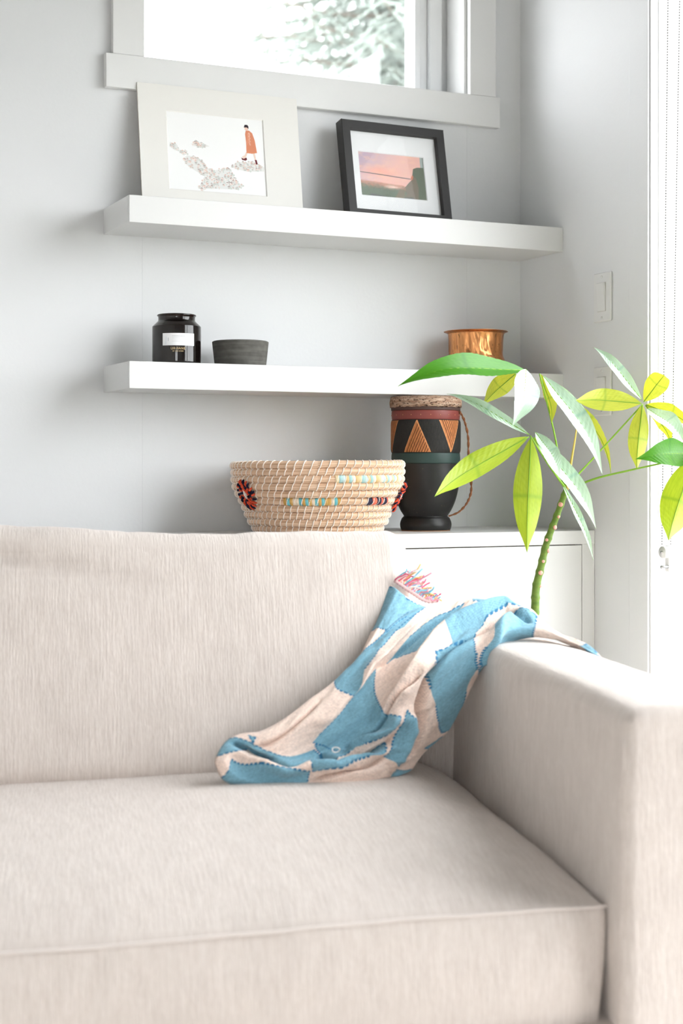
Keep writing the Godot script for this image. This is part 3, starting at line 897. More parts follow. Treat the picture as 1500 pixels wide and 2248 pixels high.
	for k in 72:
		var t := k / 71.0
		var o: Vector3 = along([CLOTH[0][0], CLOTH[1][0], CLOTH[2][0], CLOTH[3][0]], t * 2.2) + Vector3(0, 0.005, -0.004)
		var lean := Vector3(0.55 + rng.randf_range(-0.2, 0.35), 0.65 + rng.randf_range(-0.35, 0.3), rng.randf_range(-0.5, 0.2)).normalized()
		var l := rng.randf_range(0.026, 0.060) * (1.0 - 0.6 * t)
		var path := []
		for i in 5:
			path.append(o + lean * l * i / 4.0 + Vector3(rng.randf_range(-1, 1), rng.randf_range(-1, 1), rng.randf_range(-1, 1)) * 0.0024 * i / 2.0 + Vector3(0.004, -0.008, 0) * pow(i / 4.0, 2.0))
		obj("tassel", tube(smooth_path(path, 2), func(_t: float) -> float: return 0.0014, 5), tm[k % 5], b)
	# a tuft below the front roll and a loose loop of thread
	var tuft := begin()
	for k in 9:
		var o := Vector3(-0.376 + k * 0.0022, 0.4995, -0.578)
		tube(PackedVector3Array([o + Vector3(0, 0.007, -0.006), o + Vector3(0, 0.003, 0.002), o + Vector3(rng.randf_range(-0.004, 0.004), 0.0, 0.010)]), func(_t: float) -> float: return 0.0016, 5, tuft)
	obj("tuft", done(tuft), mat(rgb(70, 160, 215), 0.95, 0.2), b)
	var loop := PackedVector3Array()
	for k in 19:
		var a := TAU * k / 18.0
		loop.append(Vector3(-0.284 + 0.0065 * cos(a), 0.556 + 0.0042 * sin(a), -0.622 + 0.002 * sin(a * 2.0)))
	obj("thread_loop", tube(loop, func(_t: float) -> float: return 0.0011, 6, null, true), mat(rgb(245, 240, 236), 0.9, 0.2), b)


# ---------------------------------------------------------------- plant
func plant() -> void:
	var at := Vector3(-0.335, 0, 0.585)
	var p := thing("potted_plant", "young money tree with glossy palmate leaves standing behind the sofa arm", "potted plant", at)
	var pot := obj("pot", lathe([Vector2(0, 0.004), Vector2(0.085, 0.0), Vector2(0.09, 0.004), Vector2(0.118, 0.24), Vector2(0.124, 0.242), Vector2(0.124, 0.262), Vector2(0.112, 0.262), Vector2(0.108, 0.215), Vector2(0, 0.215)], 48), mat(rgb(236, 234, 230), 0.4), p)
	obj("soil", lathe([Vector2(0.106, 0.222), Vector2(0.06, 0.232), Vector2(0, 0.234)], 32), mat(rgb(60, 45, 36), 0.95, 0.1), pot)
	# stem with nodes
	var stem_tex := Image.create(64, 256, false, Image.FORMAT_RGB8)
	var n := noise(0.06, 51, 3)
	for y in 256:
		for x in 64:
			var v := n.get_noise_2d(x * 1.5, y * 0.6)
			stem_tex.set_pixel(x, y, Color(0.40 + 0.10 * v, 0.50 + 0.08 * v, 0.20 + 0.05 * v))
	var sm := mat(Color.WHITE, 0.55, 0.4)
	sm.albedo_texture = tex(stem_tex)
	sm.uv1_triplanar = true
	sm.uv1_scale = Vector3(9, 9, 9)
	var path := [Vector3(0.004, 0.22, 0.0)]
	for q in STALKS[5]:
		path.append(q - at)
	var sp := smooth_path(path, 12)
	var knots := [0.36, 0.44, 0.52, 0.60, 0.66, 0.715, 0.77, 0.83, 0.88, 0.93, 0.97]
	obj("stem", tube(sp, func(t: float) -> float:
		var r := lerpf(0.0105, 0.0058, t)
		for k in knots:
			r += 0.0016 * exp(-pow((t - k) / 0.010, 2.0))
		return r, 14), sm, p)
	var scar := mat(rgb(226, 164, 150), 0.7, 0.3)
	rng.seed = 5
	for k in range(2, knots.size() - 1):
		var i := int(knots[k] * (sp.size() - 1))
		var o := sp[i]
		var a := deg_to_rad(60.0 + k * 137.0)
		var d := Vector3(cos(a) * 0.8, 0.1, absf(sin(a)) + 0.35).normalized()
		var r := lerpf(0.0105, 0.0058, knots[k]) + 0.0008
		var e := tube(PackedVector3Array([o + d * (r - 0.001), o + d * (r + 0.0018)]), func(t: float) -> float: return (0.0036 if k % 2 == 0 else 0.0052) - 0.0008 * t, 12)
		obj("leaf_scar", e, scar, p)
	var green := mat(rgb(128, 170, 52), 0.5, 0.4)
	var sprout := mat(rgb(214, 184, 96), 0.5, 0.4)
	for k in 5:
		var q := []
		for v in STALKS[k]:
			q.append(v - at)
		obj("petiole" if k < 4 else "sprout", tube(smooth_path(q, 6), func(t: float) -> float: return lerpf(0.0030, 0.0016, pow(t, 0.4)) if k < 4 else lerpf(0.0034, 0.0011, t), 8), green if k < 4 else sprout, p)
	# leaf print: midrib and side veins
	var im := Image.create(128, 384, false, Image.FORMAT_RGB8)
	var ln := noise(0.03, 61, 3)
	for y in 384:
		for x in 128:
			var u := absf(x / 127.0 * 2.0 - 1.0)
			var t := y / 383.0
			var v := ln.get_noise_2d(x, y)
			var ph := fposmod(t * 17.0 + u * 1.9, 1.0)
			var vein := exp(-pow((ph - 0.5) / 0.05, 2.0)) * 0.55 * (1.0 - 0.5 * u)
			var rib := exp(-pow(u / 0.035, 2.0))
			var c := Color(0.80 + 0.06 * v, 0.90 + 0.05 * v, 0.48 + 0.05 * v)
			c = c.lerp(Color(0.68, 0.82, 0.42), clampf(vein + rib, 0.0, 1.0))
			im.set_pixel(x, y, c)
	var lt := tex(im)
	var pale: Image = im.duplicate()  # paler copy of the leaf print: window glare put into the colour
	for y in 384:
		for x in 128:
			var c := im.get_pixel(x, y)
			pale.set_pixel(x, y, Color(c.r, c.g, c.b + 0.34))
	var lt_glare := tex(pale)
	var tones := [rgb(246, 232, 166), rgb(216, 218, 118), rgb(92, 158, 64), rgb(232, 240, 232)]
	var lm := []
	for c in tones:
		# last kind: pale mint and extra gloss stand in for window glare
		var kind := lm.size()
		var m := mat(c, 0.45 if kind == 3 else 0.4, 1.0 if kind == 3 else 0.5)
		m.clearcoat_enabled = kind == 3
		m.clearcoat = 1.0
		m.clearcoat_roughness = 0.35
		m.albedo_texture = lt if kind != 3 else lt_glare
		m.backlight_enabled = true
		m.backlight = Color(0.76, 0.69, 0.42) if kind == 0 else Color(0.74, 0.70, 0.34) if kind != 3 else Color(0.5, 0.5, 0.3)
		lm.append(m)
	for k in LEAVES.size():
		var q: Array = LEAVES[k]
		var b0: Vector3 = q[0] - at
		var tip: Vector3 = q[1] - at
		var up: Vector3 = q[2]
		var wide: float = q[3]
		var arch: float = q[4]
		var dir := (tip - b0).normalized()
		var across := dir.cross(up).normalized()
		var length := b0.distance_to(tip)
		var ph := float(k) * 1.7
		var leaf := grid(40, 12, func(u: float, v: float) -> Vector3:
			var x := (v * 2.0 - 1.0)
			var body := pow(sin(PI * pow(u, 0.88)), 0.9) if u > 0.0 and u < 1.0 else 0.0
			body *= 1.0 - 0.35 * smoothstep(0.75, 1.0, u)
			body = maxf(body, 0.02 if u < 0.9 else 0.0)
			var half := wide / 2.0 * body
			var lift := arch * (4.0 * u * (1.0 - u)) - arch * 0.25 * sin(u * TAU)
			var cup := 0.22 * absf(x) * half + 0.10 * x * x * half
			var quilt := 0.0009 * sin(TAU * (u * 17.0 + absf(x) * 1.9)) * minf(1.0, body * 1.4) * (1.0 - 0.3 * absf(x))
			var wave := 0.0016 * sin(u * 15.0 + ph + signf(x)) * x * x * body
			return b0 + dir * length * u + across * x * half * 0.98 + up * (lift + cup + quilt + wave), true)
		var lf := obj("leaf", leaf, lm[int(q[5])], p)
		var rib := PackedVector3Array()
		for i in 15:
			var u := i / 14.0
			rib.append(b0 + dir * length * u + up * (arch * (4.0 * u * (1.0 - u)) - arch * 0.25 * sin(u * TAU) - 0.0006))
		obj("midrib", tube(rib, func(t: float) -> float: return lerpf(0.0013, 0.0004, t), 6), green, lf)


# ---------------------------------------------------------------- shelf objects
func leaning(called: String, label: String, category: String, centre_x: float, top: Vector2, low: Vector2, turn := 0.0) -> Node3D:
	# top, low: (z, y) of the upper and lower back edge; the thing's own y runs up the board, z out of its face
	var t := thing(called, label, category, Vector3(centre_x, low.y, low.x), turn)
	t.rotation.x = -atan2(low.x - top.x, top.y - low.y)
	return t


func pictures() -> void:
	# matted print
	var pr := leaning("matted_print", "unframed print in a wide cream mat leaning left on the upper shelf", "art print", -0.8222, Vector2(0.018, 1.905), Vector2(0.061, SHELF_TOP_UPPER))
	var w := 0.390
	var h := 0.2905
	obj("backing_board", boxes([span(Vector3(-w / 2, 0, 0), Vector3(w / 2, h, 0.0022))], 0.0005), mat(rgb(216, 202, 190), 0.9, 0.2), pr)
	# opening of the mat
	var x0 := -0.128
	var x1 := 0.105
	var y0 := 0.047
	var y1 := 0.229
	var matm := mat(rgb(240, 238, 233), 0.9, 0.2)
	var z0 := 0.0026
	var z1 := 0.0052
	obj("mat_board", ring_board(Rect2(-w / 2, 0, w, h), Rect2(x0, y0, x1 - x0, y1 - y0), z0, z1), matm, pr)
	var art := mat(Color.WHITE, 0.9, 0.2)
	art.albedo_texture = tex(paint_walker())
	obj("print", sheet(x1 - x0 + 0.006, y1 - y0 + 0.006, 0.0003), art, pr, Vector3((x0 + x1) / 2, (y0 + y1) / 2, 0.0024))

	# black framed photo
	var fr := leaning("framed_photo", "black framed sunset photograph with a white mat on the upper shelf", "picture frame", -0.3895, Vector2(0.030, 1.855), Vector2(0.076, SHELF_TOP_UPPER), 2.0)
	w = 0.279
	h = 0.242
	var b := 0.021
	var dp := 0.030
	var black := mat(rgb(52, 51, 51), 0.5, 0.4)
	for k in 4:
		# four mitred rails
		var st := begin()
		var o := Vector2(w / 2, h / 2)
		var i := o - Vector2(b, b)
		var cs := [Vector2(-1, -1), Vector2(1, -1), Vector2(1, 1), Vector2(-1, 1)]
		var a: Vector2 = cs[k]
		var c: Vector2 = cs[(k + 1) % 4]
		var cen := Vector3(0, h / 2, 0)
		var A := Vector3(a.x * o.x, a.y * o.y, 0) + cen
		var B := Vector3(c.x * o.x, c.y * o.y, 0) + cen
		var Ci := Vector3(c.x * i.x, c.y * i.y, 0) + cen
		var Di := Vector3(a.x * i.x, a.y * i.y, 0) + cen
		var z := Vector3(0, 0, dp)
		var bev := 0.0012
		var inw := ((Di + Ci) - (A + B)).normalized() * bev
		for f in [[A, B, B + z - z * bev / dp, A + z - z * bev / dp], [A + z - z * bev / dp, B + z - z * bev / dp, B + z + inw, A + z + inw], [A + z + inw, B + z + inw, Ci + z, Di + z], [Di + z, Ci + z, Ci, Di], [Di, Ci, B, A]]:
			for v in [f[0], f[2], f[1], f[0], f[3], f[2]]:
				st.set_smooth_group(-1)
				st.add_vertex(v)
		obj("rail", done(st), black, fr)
	obj("backing_board", boxes([span(Vector3(-w / 2 + b - 0.004, b - 0.004, 0.006), Vector3(w / 2 - b + 0.004, h - b + 0.004, 0.010))], 0.0004), mat(rgb(120, 100, 80), 0.9), fr)
	var px0 := -0.0930
	var px1 := 0.0830
	var py0 := 0.063
	var py1 := 0.171
	var mx := w / 2 - b + 0.003
	var my0 := b - 0.003
	var my1 := h - b + 0.003
	obj("mat_board", ring_board(Rect2(-mx, my0, 2 * mx, my1 - my0), Rect2(px0, py0, px1 - px0, py1 - py0), 0.0125, 0.0145), mat(rgb(244, 245, 246), 0.9, 0.2), fr)
	var ph := mat(Color.WHITE, 0.4, 0.4)
	ph.albedo_texture = tex(paint_sunset())
	obj("photo", sheet(px1 - px0 + 0.006, py1 - py0 + 0.006, 0.0003), ph, fr, Vector3((px0 + px1) / 2, (py0 + py1) / 2, 0.0122))
	obj("glass", boxes([span(Vector3(-mx, my0, 0.0160), Vector3(mx, my1, 0.0172))], 0.0002), M.clear, fr)


# a board with a bevelled window cut in it
func ring_board(o: Rect2, i: Rect2, z0: float, z1: float) -> Mesh:
	var st := begin()
	var e := z1 - z0
	var rings := []
	for q in [[o, z0], [o, z1], [i.grow(e * 0.8), z1], [i, z0]]:
		var r: Rect2 = q[0]
		var z: float = q[1]
		rings.append([Vector3(r.position.x, r.position.y, z), Vector3(r.end.x, r.position.y, z), Vector3(r.end.x, r.end.y, z), Vector3(r.position.x, r.end.y, z)])
	for k in 4:
		var a: Array = rings[k]
		var b: Array = rings[(k + 1) % 4]
		for s in 4:
			var t := (s + 1) % 4
			for v in [a[s], b[t], a[t], a[s], b[s], b[t]]:
				st.set_smooth_group(-1)
				st.add_vertex(v)
	return done(st)


# a thin sheet of paper with a printed face
func sheet(w: float, h: float, thick: float) -> Mesh:
	var st := begin()
	var c := [Vector3(-w / 2, -h / 2, 0), Vector3(w / 2, -h / 2, 0), Vector3(w / 2, h / 2, 0), Vector3(-w / 2, h / 2, 0)]
	var uv := [Vector2(0, 1), Vector2(1, 1), Vector2(1, 0), Vector2(0, 0)]
	for k in [0, 2, 1, 0, 3, 2]:
		st.set_normal(Vector3.BACK)
		st.set_uv(uv[k])
		st.add_vertex(c[k])
	for k in [0, 1, 2, 0, 2, 3]:
		st.set_normal(Vector3.FORWARD)
		st.set_uv(uv[k])
		st.add_vertex(c[k] - Vector3(0, 0, thick))
	return st.commit()


func paint_walker() -> Image:
	# a small town on islands and a walking figure in a long coat
	var im := Image.create(1024, 800, false, Image.FORMAT_RGB8)
	im.fill(rgb(249, 249, 248))
	rng.seed = 9
	var isles := [
		[[0.03, 0.40], [0.10, 0.42], [0.13, 0.49], [0.08, 0.50], [0.03, 0.46]],
		[[0.13, 0.51], [0.18, 0.48], [0.19, 0.53], [0.16, 0.55]],
		[[0.15, 0.60], [0.20, 0.55], [0.30, 0.56], [0.37, 0.62], [0.40, 0.70], [0.44, 0.74], [0.38, 0.80], [0.28, 0.74], [0.19, 0.67]],
		[[0.40, 0.70], [0.47, 0.71], [0.55, 0.68], [0.64, 0.68], [0.66, 0.76], [0.70, 0.84], [0.77, 0.88], [0.68, 0.93], [0.50, 0.94], [0.38, 0.95], [0.33, 0.99], [0.30, 0.94], [0.34, 0.86], [0.36, 0.80]],
		[[0.64, 0.64], [0.70, 0.58], [0.80, 0.57], [0.92, 0.57], [0.985, 0.62], [0.98, 0.67], [0.82, 0.69], [0.68, 0.67]],
		[[0.245, 0.40], [0.29, 0.365], [0.36, 0.37], [0.43, 0.41], [0.36, 0.43], [0.27, 0.425]]]
	for isle in isles:
		var poly := []
		for p in isle:
			poly.append(Vector2(p[0], p[1]))
		fill(im, poly, rgb(234, 234, 231))
		var area := PackedVector2Array(poly)
		var lo := Vector2(9, 9)
		var hi := -lo
		for p in poly:
			lo = lo.min(p)
			hi = hi.max(p)
		var count := int((hi.x - lo.x) * (hi.y - lo.y) * 1500.0) + 12
		for k in count:
			var c := Vector2(rng.randf_range(lo.x, hi.x), lerpf(lo.y, hi.y, (k + rng.randf()) / count))
			if not Geometry2D.is_point_in_polygon(c, area):
				continue
			var s := rng.randf_range(0.011, 0.022)
			var wall: Color = [rgb(244, 240, 236), rgb(228, 224, 218), rgb(214, 214, 208), rgb(240, 226, 220)][rng.randi() % 4]
			var roof: Color = [rgb(220, 182, 168), rgb(196, 194, 190), rgb(232, 208, 198), rgb(208, 208, 204), rgb(176, 156, 154)][rng.randi() % 5]
			fill(im, [c + Vector2(-s, -s) * 0.6, c + Vector2(s, -s) * 0.6, c + Vector2(s, s) * 0.6, c + Vector2(-s, s) * 0.6], wall)
			fill(im, [c + Vector2(-s * 0.75, -s * 0.55), c + Vector2(0, -s * 1.2), c + Vector2(s * 0.75, -s * 0.55)], roof)
			fill(im, [c + Vector2(-s * 0.15, -s * 0.1), c + Vector2(s * 0.15, -s * 0.1), c + Vector2(s * 0.15, s * 0.4), c + Vector2(-s * 0.15, s * 0.4)], rgb(196, 182, 178))
			if k % 3 == 0:
				fill(im, oval(c + Vector2(s, s * 0.3), Vector2(s * 0.5, s * 0.7), 8), rgb(216, 220, 214))
	# figure
	var o := Vector2(0.815, 0.0)
	fill(im, [o + Vector2(-0.055, 0.50), o + Vector2(-0.030, 0.485), o + Vector2(-0.012, 0.44), o + Vector2(0.004, 0.45), o + Vector2(-0.016, 0.51), o + Vector2(-0.045, 0.545)], rgb(238, 214, 200))
	fill(im, [o + Vector2(0.055, 0.44), o + Vector2(0.078, 0.44), o + Vector2(0.090, 0.54), o + Vector2(0.076, 0.54)], rgb(238, 214, 200))
	fill(im, [o + Vector2(-0.065, 0.515), o + Vector2(-0.04, 0.53), o + Vector2(-0.012, 0.51), o + Vector2(-0.004, 0.535), o + Vector2(-0.022, 0.552), o + Vector2(-0.058, 0.545)], rgb(112, 56, 60))
	fill(im, [o + Vector2(0.074, 0.53), o + Vector2(0.094, 0.53), o + Vector2(0.104, 0.585), o + Vector2(0.084, 0.59)], rgb(112, 56, 60))
	fill(im, [o + Vector2(-0.004, 0.165), o + Vector2(0.03, 0.16), o + Vector2(0.062, 0.19), o + Vector2(0.085, 0.28), o + Vector2(0.102, 0.44), o + Vector2(0.05, 0.455), o + Vector2(-0.008, 0.452), o + Vector2(-0.006, 0.32), o + Vector2(-0.012, 0.21)], rgb(222, 144, 112))
	fill(im, [o + Vector2(0.012, 0.19), o + Vector2(0.03, 0.19), o + Vector2(0.02, 0.31), o + Vector2(0.008, 0.36)], rgb(230, 160, 130))
	for k in 8:
		stroke(im, o + Vector2(0.024 + 0.004 * (k % 2), 0.19 + k * 0.021), o + Vector2(0.036 + 0.004 * (k % 2), 0.198 + k * 0.021), 0.006, rgb(246, 226, 214))
	fill(im, oval(o + Vector2(0.004, 0.135), Vector2(0.020, 0.030)), rgb(240, 206, 190))
	fill(im, [o + Vector2(-0.022, 0.125), o + Vector2(-0.012, 0.09), o + Vector2(0.016, 0.088), o + Vector2(0.028, 0.11), o + Vector2(0.026, 0.14), o + Vector2(0.012, 0.122)], rgb(64, 54, 60))
	return im


func paint_sunset() -> Image:
	# evening sky behind a rail, low land, someone in profile at the right
	var im := Image.create(512, 320, false, Image.FORMAT_RGB8)
	var n := noise(0.012, 71, 4)
	for y in 320:
		for x in 512:
			var u := x / 511.0
			var v := y / 319.0
			var c := Color(0.74, 0.66, 0.74).lerp(Color(0.94, 0.73, 0.68), clampf(u * 1.6 + v * 0.9 - 0.15, 0.0, 1.0))
			c = c.lerp(Color(0.96, 0.66, 0.56), clampf(1.0 - absf(v - 0.42) * 6.0, 0.0, 1.0) * clampf(1.0 - absf(u - 0.3) * 2.6, 0.0, 1.0))
			var cloud := n.get_noise_2d(x, y * 2.4)
			c = c.lerp(Color(0.98, 0.80, 0.68), clampf(cloud * 0.9, 0.0, 0.5))
			var land := 0.64 + 0.10 * u
			if v > land - 0.02:
				var g := Color(0.76, 0.55, 0.46).lerp(Color(0.33, 0.40, 0.31), smoothstep(land, land + 0.16, v + 0.05 * n.get_noise_2d(x * 3.0, y * 3.0)))
				c = c.lerp(g, smoothstep(land - 0.02, land + 0.02, v))
				var glint := exp(-pow((u - 0.48) / 0.10, 2.0) - pow((v - 0.745) / 0.035, 2.0))
				c = c.lerp(Color(0.98, 0.86, 0.80), glint)
				var warm := n.get_noise_2d(x * 2.6 + 99.0, y * 3.4)
				c = c.lerp(Color(0.80, 0.48, 0.38), clampf(warm, 0.0, 0.6) * smoothstep(0.92, 0.70, v))
			im.set_pixel(x, y, c)
	stroke(im, Vector2(0, 0.465), Vector2(0.80, 0.535), 0.020, rgb(118, 98, 98))
	fill(im, [Vector2(0.935, 0), Vector2(1, 0), Vector2(1, 0.5), Vector2(0.935, 0.3)], rgb(168, 178, 174))
	fill(im, [Vector2(0.972, 0), Vector2(0.99, 0), Vector2(0.99, 0.3), Vector2(0.972, 0.3)], rgb(96, 112, 104))
	# head, hand and shoulder
	var skin := rgb(116, 104, 86)
	fill(im, [Vector2(0.82, 0.30), Vector2(0.88, 0.26), Vector2(1, 0.25), Vector2(1, 1), Vector2(0.66, 1), Vector2(0.66, 0.92), Vector2(0.70, 0.86), Vector2(0.665, 0.83), Vector2(0.690, 0.79), Vector2(0.665, 0.745), Vector2(0.69, 0.70), Vector2(0.735, 0.62), Vector2(0.785, 0.55), Vector2(0.80, 0.44)], skin)
	fill(im, [Vector2(0.82, 0.30), Vector2(0.88, 0.26), Vector2(1, 0.25), Vector2(1, 1), Vector2(0.86, 1), Vector2(0.88, 0.72), Vector2(0.85, 0.50), Vector2(0.80, 0.46)], rgb(92, 104, 82))
	fill(im, [Vector2(0.775, 0.50), Vector2(0.80, 0.44), Vector2(0.815, 0.46), Vector2(0.80, 0.54), Vector2(0.775, 0.56)], rgb(206, 120, 92))
	fill(im, [Vector2(0.50, 1), Vector2(0.56, 0.86), Vector2(0.59, 0.77), Vector2(0.66, 0.78), Vector2(0.66, 0.88), Vector2(0.64, 1)], rgb(126, 112, 88))
	for k in 3:
		stroke(im, Vector2(0.595 + k * 0.024, 0.79), Vector2(0.565 + k * 0.03, 0.95), 0.008, rgb(88, 84, 66))
	fill(im, [Vector2(0.12, 1), Vector2(0.16, 0.92), Vector2(0.30, 0.95), Vector2(0.48, 0.98), Vector2(0.48, 1)], rgb(56, 62, 60))
	fill(im, [Vector2(0.62, 1), Vector2(0.66, 0.95), Vector2(0.78, 0.94), Vector2(0.82, 1)], rgb(66, 70, 66))
	return im


func face_eye(at: Vector3) -> float:   # turn about y that brings +z towards the viewer's side of the room
	var d := EYE - at
	return rad_to_deg(atan2(d.x, d.z))


func jar() -> void:
	var at := Vector3(-0.9525, SHELF_TOP_LOWER, 0.11)
	var j := thing("candle_jar", "dark amber glass candle jar with white label at the shelf's left end", "candle jar", at, face_eye(at))
	var glass := StandardMaterial3D.new()
	glass.refraction_enabled = true
	glass.refraction_scale = 0.05
	glass.albedo_color = Color(0.16, 0.10, 0.09, 0.12)
	glass.roughness = 0.03
	glass.metallic_specular = 0.6
	var outer := smooth_profile([Vector2(0.0, 0.0), Vector2(0.047, 0.0), Vector2(0.0530, 0.003), Vector2(0.0540, 0.010), Vector2(0.0540, 0.045), Vector2(0.0540, 0.081), Vector2(0.0525, 0.0865), Vector2(0.0440, 0.0950), Vector2(0.0412, 0.0985), Vector2(0.0408, 0.1030), Vector2(0.0412, 0.1070), Vector2(0.0432, 0.1085), Vector2(0.0432, 0.1110), Vector2(0.0410, 0.1120), Vector2(0.0385, 0.1105), Vector2(0.0380, 0.1000), Vector2(0.0400, 0.0940), Vector2(0.0490, 0.0850), Vector2(0.0505, 0.0790), Vector2(0.0505, 0.0400), Vector2(0.0505, 0.0120), Vector2(0.0470, 0.0070), Vector2(0.0, 0.0070)], 4)
	obj("glass", lathe(outer, 96), glass, j)
	obj("wax", lathe([Vector2(0, 0.0075), Vector2(0.0490, 0.0075), Vector2(0.0502, 0.012), Vector2(0.0502, 0.060), Vector2(0.046, 0.0605), Vector2(0, 0.060)], 48), mat(rgb(58, 30, 26), 0.5), j)
	obj("wick", tube(PackedVector3Array([Vector3(0, 0.0595, 0), Vector3(0.001, 0.070, 0)]), func(_t: float) -> float: return 0.0012, 8), mat(rgb(40, 36, 34), 0.9), j)
	# white label that follows the glass
	var im := Image.create(512, 200, false, Image.FORMAT_RGB8)
	im.fill(rgb(244, 244, 246))
	var ink := rgb(176, 178, 184)
	stroke(im, Vector2(0.185, 0.38), Vector2(0.185, 0.66), 0.012, rgb(150, 156, 170))
	for r in [[0.30, 0.24, 0.68, 0.050], [0.30, 0.40, 0.54, 0.030], [0.29, 0.58, 0.97, 0.022], [0.29, 0.68, 0.97, 0.022]]:
		var x: float = r[0]
		rng.seed = int(r[1] * 100)
		while x < r[2]:
			var l := rng.randf_range(0.008, 0.02)
			stroke(im, Vector2(x, r[1]), Vector2(minf(x + l, r[2]), r[1]), r[3], ink)
			x += l + 0.007
	stroke(im, Vector2(0.115, 0.28), Vector2(0.105, 0.92), 0.010, rgb(196, 206, 222))
	var lm := mat(Color.WHITE, 0.7, 0.3)
	lm.albedo_texture = tex(im)
	var r0 := 0.0544
	var half := 0.685
	obj("label", grid(28, 4, func(u: float, v: float) -> Vector3:
		var a := lerpf(-half, half, u) + 0.09
		return Vector3(sin(a) * r0, lerpf(0.0400, 0.0670, v), cos(a) * r0), true), lm, j)
	var gold := mat(rgb(224, 196, 150), 0.35, 0.5, 0.2)
	for line in [["UR·BANE", 0.0310, 0.0052, 0.0320, 0.0031], ["BY UM HOME", 0.0262, 0.0028, 0.0240, 0.0016]]:
		obj("lettering", bent_text(line[0], line[2], line[3], r0, line[1]), gold, j)


# lettering wrapped round a cylinder of radius r, centred on +z
func bent_text(words: String, height: float, width: float, r: float, y: float) -> Mesh:
	var f := SystemFont.new()
	f.font_names = PackedStringArray(["Droid Sans"])
	var tm := TextMesh.new()
	tm.text = words
	tm.font = f
	tm.font_size = 64
	tm.pixel_size = 0.01
	tm.depth = 0.02
	tm.curve_step = 1.0
	var arr := tm.get_mesh_arrays()
	var v: PackedVector3Array = arr[Mesh.ARRAY_VERTEX]
	var idx: PackedInt32Array = arr[Mesh.ARRAY_INDEX] if arr[Mesh.ARRAY_INDEX] != null else PackedInt32Array(range(v.size()))
	var lo := Vector3(1e9, 1e9, 1e9)
	var hi := -lo
	for p in v:
		lo = lo.min(p)
		hi = hi.max(p)
	var st := begin()
	for i in idx:
		var p := v[i]
		var a := ((p.x - lo.x) / (hi.x - lo.x) - 0.5) * width / r + 0.06
		var h := (p.y - lo.y) / (hi.y - lo.y) * height
		var rr := r + (p.z - lo.z) * 0.01
		st.set_smooth_group(-1)
		st.add_vertex(Vector3(sin(a) * rr, y + h, cos(a) * rr))
	st.generate_normals()
	return st.commit()


func bowl() -> void:
	var at := Vector3(-0.8013, SHELF_TOP_LOWER, 0.11)
	var m := mat(rgb(114, 113, 110), 0.85, 0.25)
	var im := Image.create(256, 256, false, Image.FORMAT_RGB8)
	var n := noise(0.05, 81, 3)
	for y in 256:
		for x in 256:
			var v := 0.86 + 0.12 * n.get_noise_2d(x * 0.15, y * 2.2) + 0.08 * n.get_noise_2d(x * 1.2, y * 1.2 + 500.0)
			im.set_pixel(x, y, Color(v, v * 0.99, v * 0.975))
	m.albedo_texture = tex(im)
	var b := thing("clay_bowl", "small matte charcoal clay bowl to the right of the candle jar", "bowl", at, 30)
	obj("body", lathe(smooth_profile([Vector2(0, 0.0), Vector2(0.052, 0.0), Vector2(0.0572, 0.0015), Vector2(0.0585, 0.006), Vector2(0.0612, 0.030), Vector2(0.0638, 0.054), Vector2(0.0634, 0.0560), Vector2(0.0622, 0.0566), Vector2(0.0606, 0.0556), Vector2(0.058, 0.030), Vector2(0.052, 0.008), Vector2(0.045, 0.005), Vector2(0, 0.005)], 4), 96), m, b)


func copper_pot() -> void:
	var at := Vector3(-0.1857, SHELF_TOP_LOWER, 0.10)
	var c := mat(rgb(230, 162, 108), 0.28, 0.5, 1.0)
	var im := Image.create(512, 256, false, Image.FORMAT_RGB8)
	var n := noise(0.02, 91, 4)
	for y in 256:
		for x in 512:
			var v := n.get_noise_2d(x, y)
			var s := n.get_noise_2d(x * 4.0 + 70.0, y * 4.0)
			var k := clampf(0.95 + 0.10 * v + 0.05 * s, 0.0, 1.0)
			if s > 0.46:
				k *= 0.72
			im.set_pixel(x, y, Color(k, k * 0.985, k * 0.96))
	c.albedo_texture = tex(im)
	var p := thing("copper_pot", "dented copper pot with a flared rim on the lower shelf", "pot", at, 12)
	var wob := noise(14.0, 92, 2)
	var prof := smooth_profile([Vector2(0, 0.004), Vector2(0.060, 0.0), Vector2(0.0668, 0.003), Vector2(0.0705, 0.012), Vector2(0.0712, 0.024), Vector2(0.0690, 0.036), Vector2(0.0662, 0.0425), Vector2(0.0655, 0.046), Vector2(0.0660, 0.066), Vector2(0.0672, 0.094), Vector2(0.0690, 0.099), Vector2(0.0740, 0.1020), Vector2(0.0770, 0.1028), Vector2(0.0772, 0.1040), Vector2(0.0735, 0.1036), Vector2(0.0675, 0.1005), Vector2(0.0650, 0.094), Vector2(0.0640, 0.066), Vector2(0.064, 0.046), Vector2(0.0685, 0.024), Vector2(0.060, 0.006), Vector2(0, 0.006)], 4)
	obj("body", lathe(prof, 160, func(a: float, y: float, r: float) -> float:
		# pressed flutes in the upper wall, dents below
		var up := smoothstep(0.048, 0.056, y) * smoothstep(0.098, 0.086, y)
		var low := smoothstep(0.0, 0.012, y) * smoothstep(0.044, 0.034, y)
		var s := fposmod(a / TAU * 11.0, 1.0) - 0.5
		var d := -0.0030 * exp(-pow(s / 0.16, 2.0)) * up
		d += low * 0.0012 * cos(a * 11.0)
		d += 0.0012 * wob.get_noise_2d(cos(a) * 0.3 + y * 2.0, sin(a) * 0.3) * smoothstep(0.0, 0.01, r)
		return r + d if r > 0.01 else r), c, p)


